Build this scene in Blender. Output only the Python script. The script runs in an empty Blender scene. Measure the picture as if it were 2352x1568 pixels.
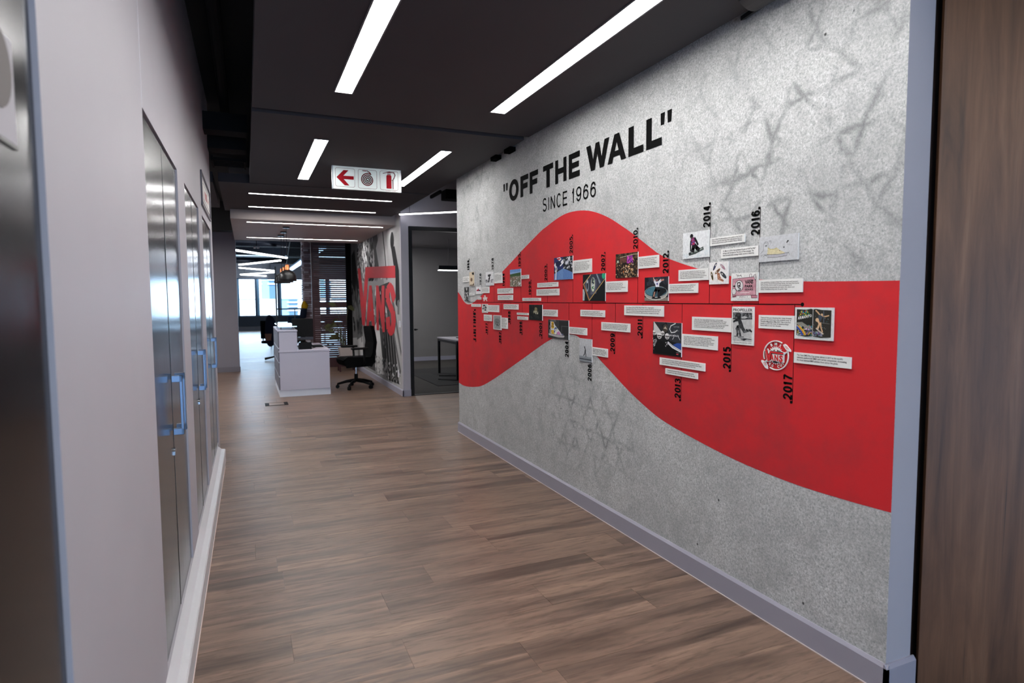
import bpy, math, random
from mathutils import Vector, Matrix
from mathutils.geometry import tessellate_polygon
S = bpy.context.scene
COL = S.collection
# ------------------------------------------------------------------ camera
EYE = Vector((0, 0, 1.5)); FPX = 1412.4
yaw, pit, rol = .40722, -.06899, -.00597
FW = Vector((math.sin(yaw)*math.cos(pit), math.cos(yaw)*math.cos(pit), math.sin(pit)))
RT0 = Vector((math.cos(yaw), -math.sin(yaw), 0)); UP0 = RT0.cross(FW)
RT = RT0*math.cos(rol)+UP0*math.sin(rol); UP = UP0*math.cos(rol)-RT0*math.sin(rol)
cd = bpy.data.cameras.new('camera'); cam = bpy.data.objects.new('camera', cd); COL.objects.link(cam)
M = Matrix((RT, UP, -FW)).transposed().to_4x4(); M.translation = EYE
cam.matrix_world = M
cd.sensor_width = 36; cd.lens = FPX/2352*36; cd.clip_start = .02; cd.clip_end = 200
cd.dof.use_dof = True; cd.dof.focus_distance = 4.0; cd.dof.aperture_fstop = 3.0
S.camera = cam
def W(ax, val, px, py):
    "point of the surveyed plane (axis ax = val) seen at a photo pixel: used to measure walls, floor and ceiling"
    d = FW+RT*((px-1176)/FPX)-UP*((py-784)/FPX)
    return EYE+d*((val-EYE[ax])/d[ax])
# ------------------------------------------------------------------ world, sun, exposure
S.view_settings.view_transform = 'Standard'; S.view_settings.look = 'None'
S.view_settings.exposure = .33; S.view_settings.gamma = 1; S.view_settings.use_curve_mapping = False
wd = bpy.data.worlds.new('sky'); S.world = wd; wd.use_nodes = True
wd.node_tree.nodes['Background'].inputs[0].default_value = (.50, .74, 1, 1)
wd.node_tree.nodes['Background'].inputs[1].default_value = 2.6
sl = bpy.data.lights.new('sun', 'SUN'); sl.energy = 9; sl.angle = .02; sl.color = (1, .97, .93)
so = bpy.data.objects.new('sun', sl); COL.objects.link(so); so.rotation_euler = (math.radians(42), 0, math.radians(-14))
def area(name, loc, rot, sx, sy, e, col):
    l = bpy.data.lights.new(name, 'AREA'); l.shape = 'RECTANGLE'; l.size = sx; l.size_y = sy; l.energy = e; l.color = col
    o = bpy.data.objects.new(name, l); COL.objects.link(o); o.location = loc; o.rotation_euler = rot; return o
# daylight of the windows behind the camera and at the far end of the office
area('rear_window_light', (.6, -4.85, .65), (math.radians(90), 0, 0), 3.2, 1.1, 100, (.42, .66, 1))
area('far_window_light', (1.5, 33.0, 1.65), (math.radians(-90), 0, 0), 8.5, 1.8, 380, (.50, .74, 1))
# ------------------------------------------------------------------ materials
def lin(h):
    if isinstance(h, (tuple, list)): return tuple(h)[:3]
    h = h.lstrip('#'); c = [int(h[i:i+2], 16)/255 for i in (0, 2, 4)]
    return tuple(v/12.92 if v <= .04045 else ((v+.055)/1.055)**2.4 for v in c)
def mat(name, col, rough=.5, metal=0, emit=None, es=0, spec=.5, trans=0, alpha=1, coat=0):
    m = bpy.data.materials.new(name); m.use_nodes = True; b = m.node_tree.nodes['Principled BSDF']
    b.inputs['Base Color'].default_value = (*lin(col), 1); b.inputs['Roughness'].default_value = rough
    b.inputs['Metallic'].default_value = metal; b.inputs['Specular IOR Level'].default_value = spec
    b.inputs['Transmission Weight'].default_value = trans; b.inputs['Alpha'].default_value = alpha
    b.inputs['Coat Weight'].default_value = coat
    if emit: b.inputs['Emission Color'].default_value = (*lin(emit), 1); b.inputs['Emission Strength'].default_value = es
    return m
def N(m, t, **k):
    n = m.node_tree.nodes.new(t)
    for a, v in k.items():
        if a.startswith('_'): setattr(n, a[1:], v)
    return n
def L(m, a, b): m.node_tree.links.new(a, b)
def pos(m, scale=(1, 1, 1), off=None):
    g = N(m, 'ShaderNodeNewGeometry'); mp = N(m, 'ShaderNodeMapping'); mp.inputs['Scale'].default_value = scale
    L(m, g.outputs['Position'], mp.inputs['Vector'])
    if off is not None:
        c = N(m, 'ShaderNodeCombineXYZ'); s = N(m, 'ShaderNodeMath', _operation='MULTIPLY'); s.inputs[1].default_value = 37
        L(m, off, s.inputs[0]); L(m, s.outputs[0], c.inputs[0]); L(m, s.outputs[0], c.inputs[1]); L(m, s.outputs[0], c.inputs[2]); L(m, c.outputs[0], mp.inputs['Location'])
    return mp.outputs[0]
def noise(m, vec, scale, detail=3, rough=.5, dist=0):
    n = N(m, 'ShaderNodeTexNoise'); n.inputs['Scale'].default_value = scale; n.inputs['Detail'].default_value = detail
    n.inputs['Roughness'].default_value = rough; n.inputs['Distortion'].default_value = dist; L(m, vec, n.inputs['Vector']); return n.outputs['Fac']
def ramp(m, fac, stops):
    r = N(m, 'ShaderNodeValToRGB'); e = r.color_ramp.elements
    while len(e) < len(stops): e.new(.5)
    for i, (p, c) in enumerate(stops): e[i].position = p; e[i].color = (*lin(c), 1) if not isinstance(c, float) else (c, c, c, 1)
    L(m, fac, r.inputs[0]); return r.outputs[0]
def mix(m, fac, a, b, mode='MIX'):
    n = N(m, 'ShaderNodeMix', _data_type='RGBA', _blend_type=mode)
    for s, v in ((0, fac), (6, a), (7, b)):
        if hasattr(v, 'is_output'): L(m, v, n.inputs[s])
        elif s == 0: n.inputs[0].default_value = v
        else: n.inputs[s].default_value = (*lin(v), 1)
    return n.outputs[2]
def math_(m, op, a, b=None, clamp=False):
    n = N(m, 'ShaderNodeMath', _operation=op, _use_clamp=clamp)
    for i, v in enumerate((a, b)):
        if v is None: continue
        if hasattr(v, 'is_output'): L(m, v, n.inputs[i])
        else: n.inputs[i].default_value = v
    return n.outputs[0]
def base(m, out): L(m, out, m.node_tree.nodes['Principled BSDF'].inputs['Base Color'])
def bump(m, h, s=.2, d=.002):
    b = N(m, 'ShaderNodeBump'); b.inputs['Strength'].default_value = s; b.inputs['Distance'].default_value = d
    L(m, h, b.inputs['Height']); L(m, b.outputs[0], m.node_tree.nodes['Principled BSDF'].inputs['Normal'])

def soft(name, a, b, rough=.5, scale=3, **k):
    m = mat(name, a, rough, **k); base(m, mix(m, noise(m, pos(m), scale, 4), a, b)); return m
M_white = soft('paint_light_grey', '#aaa7b0', '#b4b1b9', .55, 2)
M_trim = soft('skirting_paint', '#9a98a6', '#a2a0ac', .4, 4)
M_trimW = soft('ledge_paint', '#c6c6cc', '#d2d2d6', .35, 4)
M_reveal = mat('pale_reveal', '#a9adb8', .45)
M_ceil = soft('dark_ceiling', '#322e33', '#39363a', .75, 1.5)
M_gap = mat('shadow_gap', '#060606', .9, spec=.02)
M_void = mat('void_black', '#0c0c0d', .85)
M_duct = soft('dark_duct', '#141416', '#1e1e20', .8, 3, spec=.1)
M_bulk = soft('bulkhead_paint', '#a89d99', '#b0a5a0', .7, 2)
M_pillar = soft('pillar_paint', '#75717a', '#7d7981', .6, 2)
M_blackf = mat('black_frame', '#101011', .35)
M_black = soft('black_plastic', '#070708', '#0c0c0d', .6, 20, spec=.2)
M_fab = soft('black_fabric', '#070708', '#0f0f10', .95, 90, spec=.1)
M_desk = soft('white_laminate', '#c3bfce', '#cac6d4', .35, 2)
M_plinth = soft('white_plinth', '#dfe3ee', '#e8ecf4', .3, 2)
M_deskside = mat('desk_side', '#70717c', .45)
M_chrome = mat('chrome', '#c8ccd2', .18, 1)
M_handle = mat('satin_handle', '#76879f', .34, .75)
M_lamp = mat('lamp_diffuser', '#ffffff', .5, emit='#fffdfa', es=25)
M_led = mat('led_diffuser', '#ffffff', .5, emit='#fffdfc', es=52)
M_tube = mat('led_tube', '#ffffff', .5, emit='#f2f6ff', es=16)
M_led2 = mat('led_diffuser_soft', '#ffffff', .5, emit='#fbf9ff', es=6)
M_frame = mat('light_housing', '#6d6a6f', .4)
M_glow = mat('pendant_inner', '#fff6e8', .5, emit='#fff0d8', es=4)
M_copper = mat('copper', '#c9744b', .3, .9)
M_screw = mat('slat_red_wood', '#37100f', .5)
M_carpet = soft('dark_carpet', '#2e2a26', '#3b3530', .95, 60)
M_office = soft('office_wall', '#75716f', '#7b7775', .7, 2)
M_sign = mat('sign_white', '#dfe6e2', .4, emit='#dfe6e2', es=.18)
M_alu = mat('aluminium', '#b9bcc2', .35, .8)
M_board = mat('board_white', '#e6e6e4', .8, spec=.15)
M_ink = mat('black_ink', '#0c0c0c', .9, spec=.08)
M_inkt = mat('text_ink', '#161616', .9, spec=.1)
M_line = mat('line_ink', '#180a0b', .9, spec=.1)
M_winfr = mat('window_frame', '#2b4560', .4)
M_winfr2 = mat('window_frame_light', '#7fb2d6', .4)
M_sill = mat('dark_sill', '#1b2a38', .6)
M_leaf = soft('leaf', '#27301a', '#5a5a30', .5, 8)
M_pot = mat('pot_white', '#b5aca8', .5)
M_coat = mat('navy_coat', '#131d33', .9)
M_yel = mat('yellow_cloth', '#d6a400', .8)
M_tan = mat('tan_bag', '#7d5b4c', .8)
M_table = mat('table_top_pale', '#9b979c', .4)
M_cable = mat('cable_black', '#0d0d0d', .6)
M_facade = mat('facade_panel', '#e6edf2', .8)
M_facdk = mat('facade_recess', '#54748f', .5)
M_faclt = mat('facade_glass', '#8cb7d9', .3)
M_sw = mat('switch_white', '#dcdbe0', .4)

m = M_steel = mat('brushed_steel', '#45424a', .17, 1)
v = pos(m, (1, 14, .5)); f = noise(m, v, 10, 5, .6)
base(m, mix(m, f, '#1d1b1f', '#312f35')); b = m.node_tree.nodes['Principled BSDF']
L(m, ramp(m, f, [(0., .14), (1., .26)]), b.inputs['Roughness'])
v2 = noise(m, pos(m, (1, 1, .15)), 1.6, 2); bump(m, v2, .10, .01)

m = M_glass = mat('clear_glass', '#ffffff', .02, trans=1); m.node_tree.nodes['Principled BSDF'].inputs['IOR'].default_value = 1.02
nt = m.node_tree; nt.nodes.clear(); out = nt.nodes.new('ShaderNodeOutputMaterial')
tr = nt.nodes.new('ShaderNodeBsdfTransparent'); gl = nt.nodes.new('ShaderNodeBsdfGlossy'); ms = nt.nodes.new('ShaderNodeMixShader'); fr = nt.nodes.new('ShaderNodeFresnel')
tr.inputs[0].default_value = (.86, .88, .9, 1); gl.inputs['Roughness'].default_value = .03; fr.inputs[0].default_value = 1.35
nt.links.new(fr.outputs[0], ms.inputs[0]); nt.links.new(tr.outputs[0], ms.inputs[1]); nt.links.new(gl.outputs[0], ms.inputs[2]); nt.links.new(ms.outputs[0], out.inputs[0])

# wood floor: tone comes per plank from a mesh attribute
m = M_plank = mat('oak_plank', '#7a6358', .42)
at = N(m, 'ShaderNodeAttribute', _attribute_name='tone'); tone = at.outputs['Fac']
g1 = noise(m, pos(m, (.55, 7, 1), tone), 1.7, 6, .6, .5); g2 = noise(m, pos(m, (2.2, 110, 1), tone), 2.2, 4, .6)
g3 = noise(m, pos(m, (.5, 4.2, 1), tone), 1.6, 3, .5, .3); g4 = noise(m, pos(m, (3.5, 26, 1), tone), 1.8, 4, .6, .4)
c = ramp(m, g1, [(.30, '#44362f'), (.42, '#5f4e44'), (.53, '#786357'), (.66, '#967d6c')])
c = mix(m, math_(m, 'MULTIPLY', ramp(m, g2, [(.35, 0.), (.65, 1.)]), .22), c, '#57463d')
c = mix(m, math_(m, 'MULTIPLY', ramp(m, g3, [(.45, 0.), (.60, 1.)]), .5), c, '#8b7363')
c = mix(m, math_(m, 'MULTIPLY', ramp(m, g4, [(.48, 0.), (.66, 1.)]), .6), c, '#4c3b32')
k1 = noise(m, pos(m, (3.4, 12, 1), tone), 2.3, 2, .5); c = mix(m, ramp(m, k1, [(.71, 0.), (.80, .6)]), c, '#3a2a23')
tn = N(m, 'ShaderNodeMapRange'); tn.inputs[3].default_value = .93; tn.inputs[4].default_value = 1.07; L(m, tone, tn.inputs[0])
hv = N(m, 'ShaderNodeHueSaturation'); hv.inputs['Saturation'].default_value = 1.05; L(m, c, hv.inputs['Color']); L(m, tn.outputs[0], hv.inputs['Value'])
base(m, hv.outputs[0]); b = m.node_tree.nodes['Principled BSDF']
L(m, ramp(m, g1, [(.3, .33), (.8, .46)]), b.inputs['Roughness']); bump(m, g2, .18, .0012)

m = M_oak = mat('oak_panel', '#5c463d', .5)   # wood clad panel at the right
v = pos(m, (9, 1, .55)); n1 = noise(m, v, 1.9, 5, .6, .8); n2 = noise(m, pos(m, (60, 1, 1.5)), 2, 3)
c = ramp(m, n1, [(.25, '#3a2416'), (.40, '#563925'), (.55, '#6a4932'), (.75, '#7d5b42')])
c = mix(m, math_(m, 'MULTIPLY', ramp(m, n2, [(.35, 0.), (.7, 1.)]), .3), c, '#3c281b')
k = noise(m, pos(m, (5.5, 1, 1.3)), 2.2, 2); c = mix(m, ramp(m, k, [(.68, 0.), (.80, .9)]), c, '#2c1b15')
cr = noise(m, pos(m, (30, 1, .5)), 1.3, 2, .4, .6); c = mix(m, ramp(m, cr, [(.715, 0.), (.75, .85)]), c, '#1c110b')
base(m, c); bump(m, n2, .15, .001)

def stainlines(m, s, ang0, w, amp=.05):
    "soft net of sole-print lines (hexagons between three line directions) in the plane of the wall (Y, Z)"
    g = N(m, 'ShaderNodeNewGeometry'); nz = N(m, 'ShaderNodeTexNoise'); nz.inputs['Scale'].default_value = 4; nz.inputs['Detail'].default_value = 5
    L(m, g.outputs['Position'], nz.inputs['Vector'])
    ad = N(m, 'ShaderNodeVectorMath', _operation='SCALE'); ad.inputs['Scale'].default_value = amp*2; L(m, nz.outputs['Color'], ad.inputs[0])
    a2 = N(m, 'ShaderNodeVectorMath', _operation='ADD'); L(m, g.outputs['Position'], a2.inputs[0]); L(m, ad.outputs[0], a2.inputs[1])
    res = None
    for k_, ph_ in ((0, math.pi/2), (1, 0), (2, 0)):
        a = math.radians(ang0+60*k_); dp = N(m, 'ShaderNodeVectorMath', _operation='DOT_PRODUCT'); L(m, a2.outputs[0], dp.inputs[0])
        dp.inputs[1].default_value = (0, math.cos(a)*math.pi/s, math.sin(a)*math.pi/s)
        sn = math_(m, 'ABSOLUTE', math_(m, 'SINE', math_(m, 'ADD', dp.outputs['Value'], ph_)))
        res = sn if res is None else math_(m, 'MINIMUM', res, sn)
    return ramp(m, res, [(0., 1.), (w*.8, .75), (w*2.2, 0.)])
def blob(m, y, z, ry, rz):
    mp = N(m, 'ShaderNodeMapping', _vector_type='TEXTURE'); mp.inputs['Location'].default_value = (2.18, y, z); mp.inputs['Scale'].default_value = (9, ry, rz)
    g = N(m, 'ShaderNodeNewGeometry'); L(m, g.outputs['Position'], mp.inputs['Vector'])
    ln = N(m, 'ShaderNodeVectorMath', _operation='LENGTH'); L(m, mp.outputs[0], ln.inputs[0])
    return ramp(m, ln.outputs['Value'], [(.35, 1.), (1., 0.)])
m = M_conc = mat('concrete_print', '#b4b6b7', .8, spec=.15)
sp = noise(m, pos(m), 120, 4, .8); lg = noise(m, pos(m), 1.5, 5, .6); md = noise(m, pos(m), 5, 6, .72)
c = ramp(m, sp, [(.30, '#7c7e7f'), (.44, '#b4b6b6'), (.55, '#cccdcd'), (.72, '#f4f5f5')])
c = mix(m, math_(m, 'MULTIPLY', ramp(m, lg, [(.38, 0.), (.66, 1.)]), .34), c, '#939596')
c = mix(m, math_(m, 'MULTIPLY', ramp(m, md, [(.47, 0.), (.66, 1.)]), .42), c, '#949696')
k = math_(m, 'MULTIPLY', stainlines(m, .20, 24, .15, .075), math_(m, 'MAXIMUM', blob(m, 1.95, 2.15, .95, .85), math_(m, 'MULTIPLY', blob(m, 6.0, 2.6, .9, .8), .6)))
k = math_(m, 'MULTIPLY', k, ramp(m, noise(m, pos(m), 5, 4), [(.40, 0.), (.60, 1.)]))
k2 = math_(m, 'MULTIPLY', stainlines(m, .17, 32, .17, .07), blob(m, 3.75, .62, .95, .5))
k2 = math_(m, 'MULTIPLY', k2, ramp(m, noise(m, pos(m), 9, 5, .7), [(.38, 0.), (.6, 1.)]))
kk = math_(m, 'MULTIPLY', math_(m, 'MAXIMUM', k, k2), .55, True)
c = mix(m, kk, c, '#55585a')
vo = N(m, 'ShaderNodeTexVoronoi'); vo.inputs['Scale'].default_value = 4.5; L(m, pos(m), vo.inputs['Vector'])
c = mix(m, ramp(m, vo.outputs['Distance'], [(.018, .9), (.035, 0.)]), c, '#2b2b2b')
base(m, c)
m = M_red = mat('red_print', '#c43338', .8, spec=.15)
lg = noise(m, pos(m), 2.2, 6, .68); md = noise(m, pos(m), 40, 3)
c = mix(m, ramp(m, lg, [(.44, 0.), (.72, .6)]), '#d62c32', '#90393f'); c = mix(m, math_(m, 'MULTIPLY', md, .2), c, '#b5464c'); base(m, c)
m = M_brick = mat('brick', '#5b4a4c', .8)
at = N(m, 'ShaderNodeAttribute', _attribute_name='tone'); base(m, ramp(m, at.outputs['Fac'], [(0., '#7d6568'), (.4, '#ad949a'), (.7, '#c9bcc6'), (1., '#e2dde6')]))
m = M_art = mat('printed_art', '#ffffff', .7, spec=.15)
at = N(m, 'ShaderNodeAttribute', _attribute_name='Col'); gr = ramp(m, noise(m, pos(m), 70, 5, .7), [(.3, '#d8d8d8'), (.6, '#ffffff')])
base(m, mix(m, .8, at.outputs['Color'], gr, 'MULTIPLY'))
m = M_perf = mat('perforated_panel', '#e6edf2', .8)
vo = N(m, 'ShaderNodeTexVoronoi'); vo.inputs['Scale'].default_value = 4.2; vo.inputs['Randomness'].default_value = 0; L(m, pos(m), vo.inputs['Vector'])
base(m, mix(m, ramp(m, vo.outputs['Distance'], [(.22, 1.), (.32, 0.)]), '#e6edf2', '#6f8493'))
m = M_vansbg = mat('skate_mural_print', '#9a9a9a', .6)
n1 = noise(m, pos(m, (1, 1, .45)), 1.1, 3, .5, .6); base(m, ramp(m, n1, [(.3, '#7d7d7d'), (.5, '#989898'), (.7, '#b5b5b5')]))

# ------------------------------------------------------------------ mesh helpers
class MB:
    def __init__(s): s.v = []; s.f = []; s.c = []; s.t = []
    def add(s, vs, fs, tone=None, col=None):
        n = len(s.v); s.v += [tuple(p) for p in vs]
        for f in fs: s.f.append([n+i for i in f]); s.t.append(tone); s.c.append(col)
        return s
    def box(s, x0, x1, y0, y1, z0, z1, tone=None, col=None):
        v = [(x, y, z) for z in (z0, z1) for y in (y0, y1) for x in (x0, x1)]
        return s.add(v, [(0, 2, 3, 1), (4, 5, 7, 6), (0, 1, 5, 4), (2, 6, 7, 3), (0, 4, 6, 2), (1, 3, 7, 5)], tone, col)
    def tube(s, pts, r, n=8, cap=True):
        pts = [Vector(p) for p in pts]; rings = []
        for i, p in enumerate(pts):
            d = (pts[min(i+1, len(pts)-1)]-pts[max(i-1, 0)]).normalized()
            a = Vector((0, 0, 1)) if abs(d.z) < .9 else Vector((1, 0, 0)); u = d.cross(a).normalized(); w = d.cross(u)
            rr = r[i] if isinstance(r, (list, tuple)) else r
            rings.append([p+(u*math.cos(2*math.pi*k/n)+w*math.sin(2*math.pi*k/n))*rr for k in range(n)])
        vs = [q for rg in rings for q in rg]; fs = []
        for i in range(len(pts)-1):
            for k in range(n): fs.append((i*n+k, i*n+(k+1) % n, (i+1)*n+(k+1) % n, (i+1)*n+k))
        if cap: fs += [tuple(range(n-1, -1, -1)), tuple((len(pts)-1)*n+k for k in range(n))]
        return s.add(vs, fs)
    def lathe(s, prof, c, n=24):
        vs = []; fs = []
        for r, z in prof: vs += [(c[0]+r*math.cos(2*math.pi*k/n), c[1]+r*math.sin(2*math.pi*k/n), c[2]+z) for k in range(n)]
        for i in range(len(prof)-1):
            for k in range(n): fs.append((i*n+k, i*n+(k+1) % n, (i+1)*n+(k+1) % n, (i+1)*n+k))
        return s.add(vs, fs)
    def prism(s, poly, fn0, fn1):
        "closed prism: poly of 2D points mapped by fn0 / fn1"
        n = len(poly); tr = tessellate_polygon([[Vector((p[0], p[1], 0)) for p in poly]])
        vs = [fn0(*p) for p in poly]+[fn1(*p) for p in poly]
        fs = [tuple(t) for t in tr]+[tuple(i+n for i in t) for t in tr]+[(i, (i+1) % n, n+(i+1) % n, n+i) for i in range(n)]
        return s.add(vs, fs)
    def build(s, name, mt, parent=None, smooth=False, bev=0):
        me = bpy.data.meshes.new(name); me.from_pydata(s.v, [], s.f); me.materials.append(mt)
        if any(t is not None for t in s.t):
            a = me.attributes.new('tone', 'FLOAT', 'FACE'); a.data.foreach_set('value', [t or 0. for t in s.t])
        if any(c is not None for c in s.c):
            a = me.color_attributes.new('Col', 'FLOAT_COLOR', 'CORNER'); buf = []
            for p, c in zip(me.polygons, s.c): buf += [*(c or (1, 1, 1)), 1.]*p.loop_total
            a.data.foreach_set('color', buf)
        if smooth: me.polygons.foreach_set('use_smooth', [True]*len(me.polygons))
        me.update(); o = bpy.data.objects.new(name, me); COL.objects.link(o)
        if parent: o.parent = parent
        if bev:
            bm = o.modifiers.new('bevel', 'BEVEL'); bm.width = bev; bm.segments = 2; bm.limit_method = 'ANGLE'
        return o
def tag(o, label=None, cat=None, group=None, kind=None):
    if label: o['label'] = label
    if cat: o['category'] = cat
    if group: o['group'] = group
    if kind: o['kind'] = kind
    return o
def empty(name, loc=(0, 0, 0), rz=0):
    o = bpy.data.objects.new(name, None); COL.objects.link(o); o.location = loc; o.rotation_euler = (0, 0, rz); return o
def B(*a, **k): return MB().box(*a, **k)
def structure(name, mb, mt, label=None, parent=None, **k):
    o = mb.build(name, mt, parent, **k); o['kind'] = 'structure'
    if label: o['label'] = label
    return o
# text -> triangles
_tc = {}
def glyphs(body, bold=0., line=1.):
    key = (body, bold, line)
    if key not in _tc:
        cu = bpy.data.curves.new('t', 'FONT'); cu.body = body; cu.offset = bold; cu.resolution_u = 2; cu.space_line = line; cu.size = 1
        ob = bpy.data.objects.new('t', cu); me = bpy.data.meshes.new_from_object(ob)
        vs = [(p.co.x, p.co.y) for p in me.vertices]; fs = [tuple(p.vertices) for p in me.polygons]
        xs = [p[0] for p in vs]; ys = [p[1] for p in vs]; bb = (min(xs), max(xs), min(ys), max(ys))
        bpy.data.objects.remove(ob); bpy.data.curves.remove(cu); bpy.data.meshes.remove(me); _tc[key] = (vs, fs, bb)
    return _tc[key]
def put_text(mb, body, fn, bold=0., line=1., col=None):
    "fn(u,v) with u,v in 0..1 over the text's bounding box"
    vs, fs, bb = glyphs(body, bold, line)
    mb.add([fn((x-bb[0])/(bb[1]-bb[0]), (y-bb[2])/(bb[3]-bb[2])) for x, y in vs], fs, None, col)
# plain grotesque figures and capitals drawn as strokes (centre lines in a 0..1 box)
def _arc(cx, cy, rx, ry, a0, a1, n=14): return [(cx+rx*math.cos(math.radians(a0+(a1-a0)*i/n)), cy+ry*math.sin(math.radians(a0+(a1-a0)*i/n))) for i in range(n+1)]
GL = {'0': [_arc(.5, .5, .5, .5, 0, 360, 32)], '1': [[(.0, .74), (.30, .78), (.50, .86), (.62, 1.0)], [(.62, 1.07), (.62, -.07)]], '2': [_arc(.5, .70, .47, .30, 175, -35, 16)+[(.50, .26), (.12, .10), (.03, 0)], [(-.04, 0), (1.02, 0)]],
 '3': [_arc(.5, .76, .42, .24, 165, -80, 14)+[(.40, .53)], [(.40, .53)]+_arc(.5, .265, .48, .265, 75, -170, 18)], '4': [[(1.08, .25), (-.04, .25)], [(.0, .25), (.70, 1.04)], [(.74, 1.07), (.74, -.07)]],
 '5': [[(.95, 1), (.16, 1), (.06, .52)], _arc(.5, .33, .46, .33, 140, -155, 20)], '6': [_arc(.5, .31, .46, .31, 0, 360, 28), [(.05, .33), (.06, .62), (.20, .88), (.50, 1.0), (.78, .93), (.93, .76)]],
 '7': [[(-.02, 1), (1.04, 1)], [(1.0, 1), (.66, .62), (.44, .26), (.38, -.07)]], '8': [_arc(.5, .755, .39, .245, 0, 360, 26), _arc(.5, .265, .48, .265, 0, 360, 28)], '9': [_arc(.5, .69, .46, .31, 0, 360, 28), [(.95, .67), (.94, .38), (.80, .12), (.50, 0), (.22, .07), (.07, .24)]],
 'S': [_arc(.5, .76, .40, .25, 25, 235, 14)+_arc(.5, .255, .44, .265, 65, -160, 16)], 'I': [[(.5, -.03), (.5, 1.03)]], 'N': [[(.04, -.03), (.04, 1.03)], [(.04, 1.0), (.96, 0)], [(.96, -.03), (.96, 1.03)]], 'C': [_arc(.52, .5, .48, .51, 42, 318, 26)], 'E': [[(1, 1), (.05, 1), (.05, 0), (1.02, 0)], [(.05, .52), (.93, .52)]],
 'A': [[(-.02, -.04), (.5, 1.02), (1.02, -.04)], [(.22, .34), (.78, .34)]], 'R': [[(.05, -.05), (.05, 1), (.6, 1)]+_arc(.6, .75, .34, .25, 90, -90, 10)+[(.05, .5)], [(.6, .5), (.98, -.05)]], 'L': [[(.05, 1.05), (.05, 0), (1, 0)]], 'Y': [[(0, 1.04), (.5, .45), (1, 1.04)], [(.5, .45), (.5, -.05)]]}
def stroke_text(mb, body, fn, W_, H_, wt, wx=.62, gap=.16):
    "body is fitted to W_ x H_ (metres along / across the line); wt = stroke as share of H_"
    adv = [(.22 if c in ".'" else .30 if c in 'I ' else .55 if c == '1' else .8 if c == 's' else 1.)*wx for c in body]
    tot = sum(adv)+gap*(len(body)-1); sc = W_/tot; x = 0; hw = wt*H_/2
    for c, a in zip(body, adv):
        x0 = x*sc; cw = a*sc; x += a+gap
        if c == '.': mb.add([fn(x0+cw/2+q*hw*1.25, hw+r*hw*1.25) for q, r in ((-1, -1), (1, -1), (1, 1), (-1, 1))], [(0, 1, 2, 3)]); continue
        if c == "'": mb.add([fn(x0+cw/2+q*hw*.8, H_*r) for q, r in ((-1, .7), (1, .7), (1, 1), (-1, 1))], [(0, 1, 2, 3)]); continue
        if c == ' ': continue
        hh_ = .68 if c == 's' else 1.
        for pl in GL[c.upper()]:
            closed = len(pl) > 20 and abs(pl[0][0]-pl[-1][0]) < 1e-6 and abs(pl[0][1]-pl[-1][1]) < 1e-6
            P_ = [Vector((x0+hw+p[0]*(cw-2*hw), hw+p[1]*(H_*hh_-2*hw))) for p in pl]; n = len(P_); vs = []
            for i in range(n):
                pa = P_[i-1] if i else (P_[-2] if closed else P_[0]); pb = P_[i+1] if i < n-1 else (P_[1] if closed else P_[-1])
                d1 = (P_[i]-pa); d2 = (pb-P_[i]); d1 = d1.normalized() if d1.length > 1e-9 else d2.normalized(); d2 = d2.normalized() if d2.length > 1e-9 else d1
                t = (d1+d2); t = t.normalized() if t.length > 1e-6 else d1; m_ = min(1/max(t.dot(d1), .35), 1.6); nn = Vector((-t.y, t.x))*hw*m_
                vs += [P_[i]+nn, P_[i]-nn]
            mb.add([fn(q.x, q.y) for q in vs], [(2*i, 2*i+1, 2*i+3, 2*i+2) for i in range(n-1)])
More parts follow.
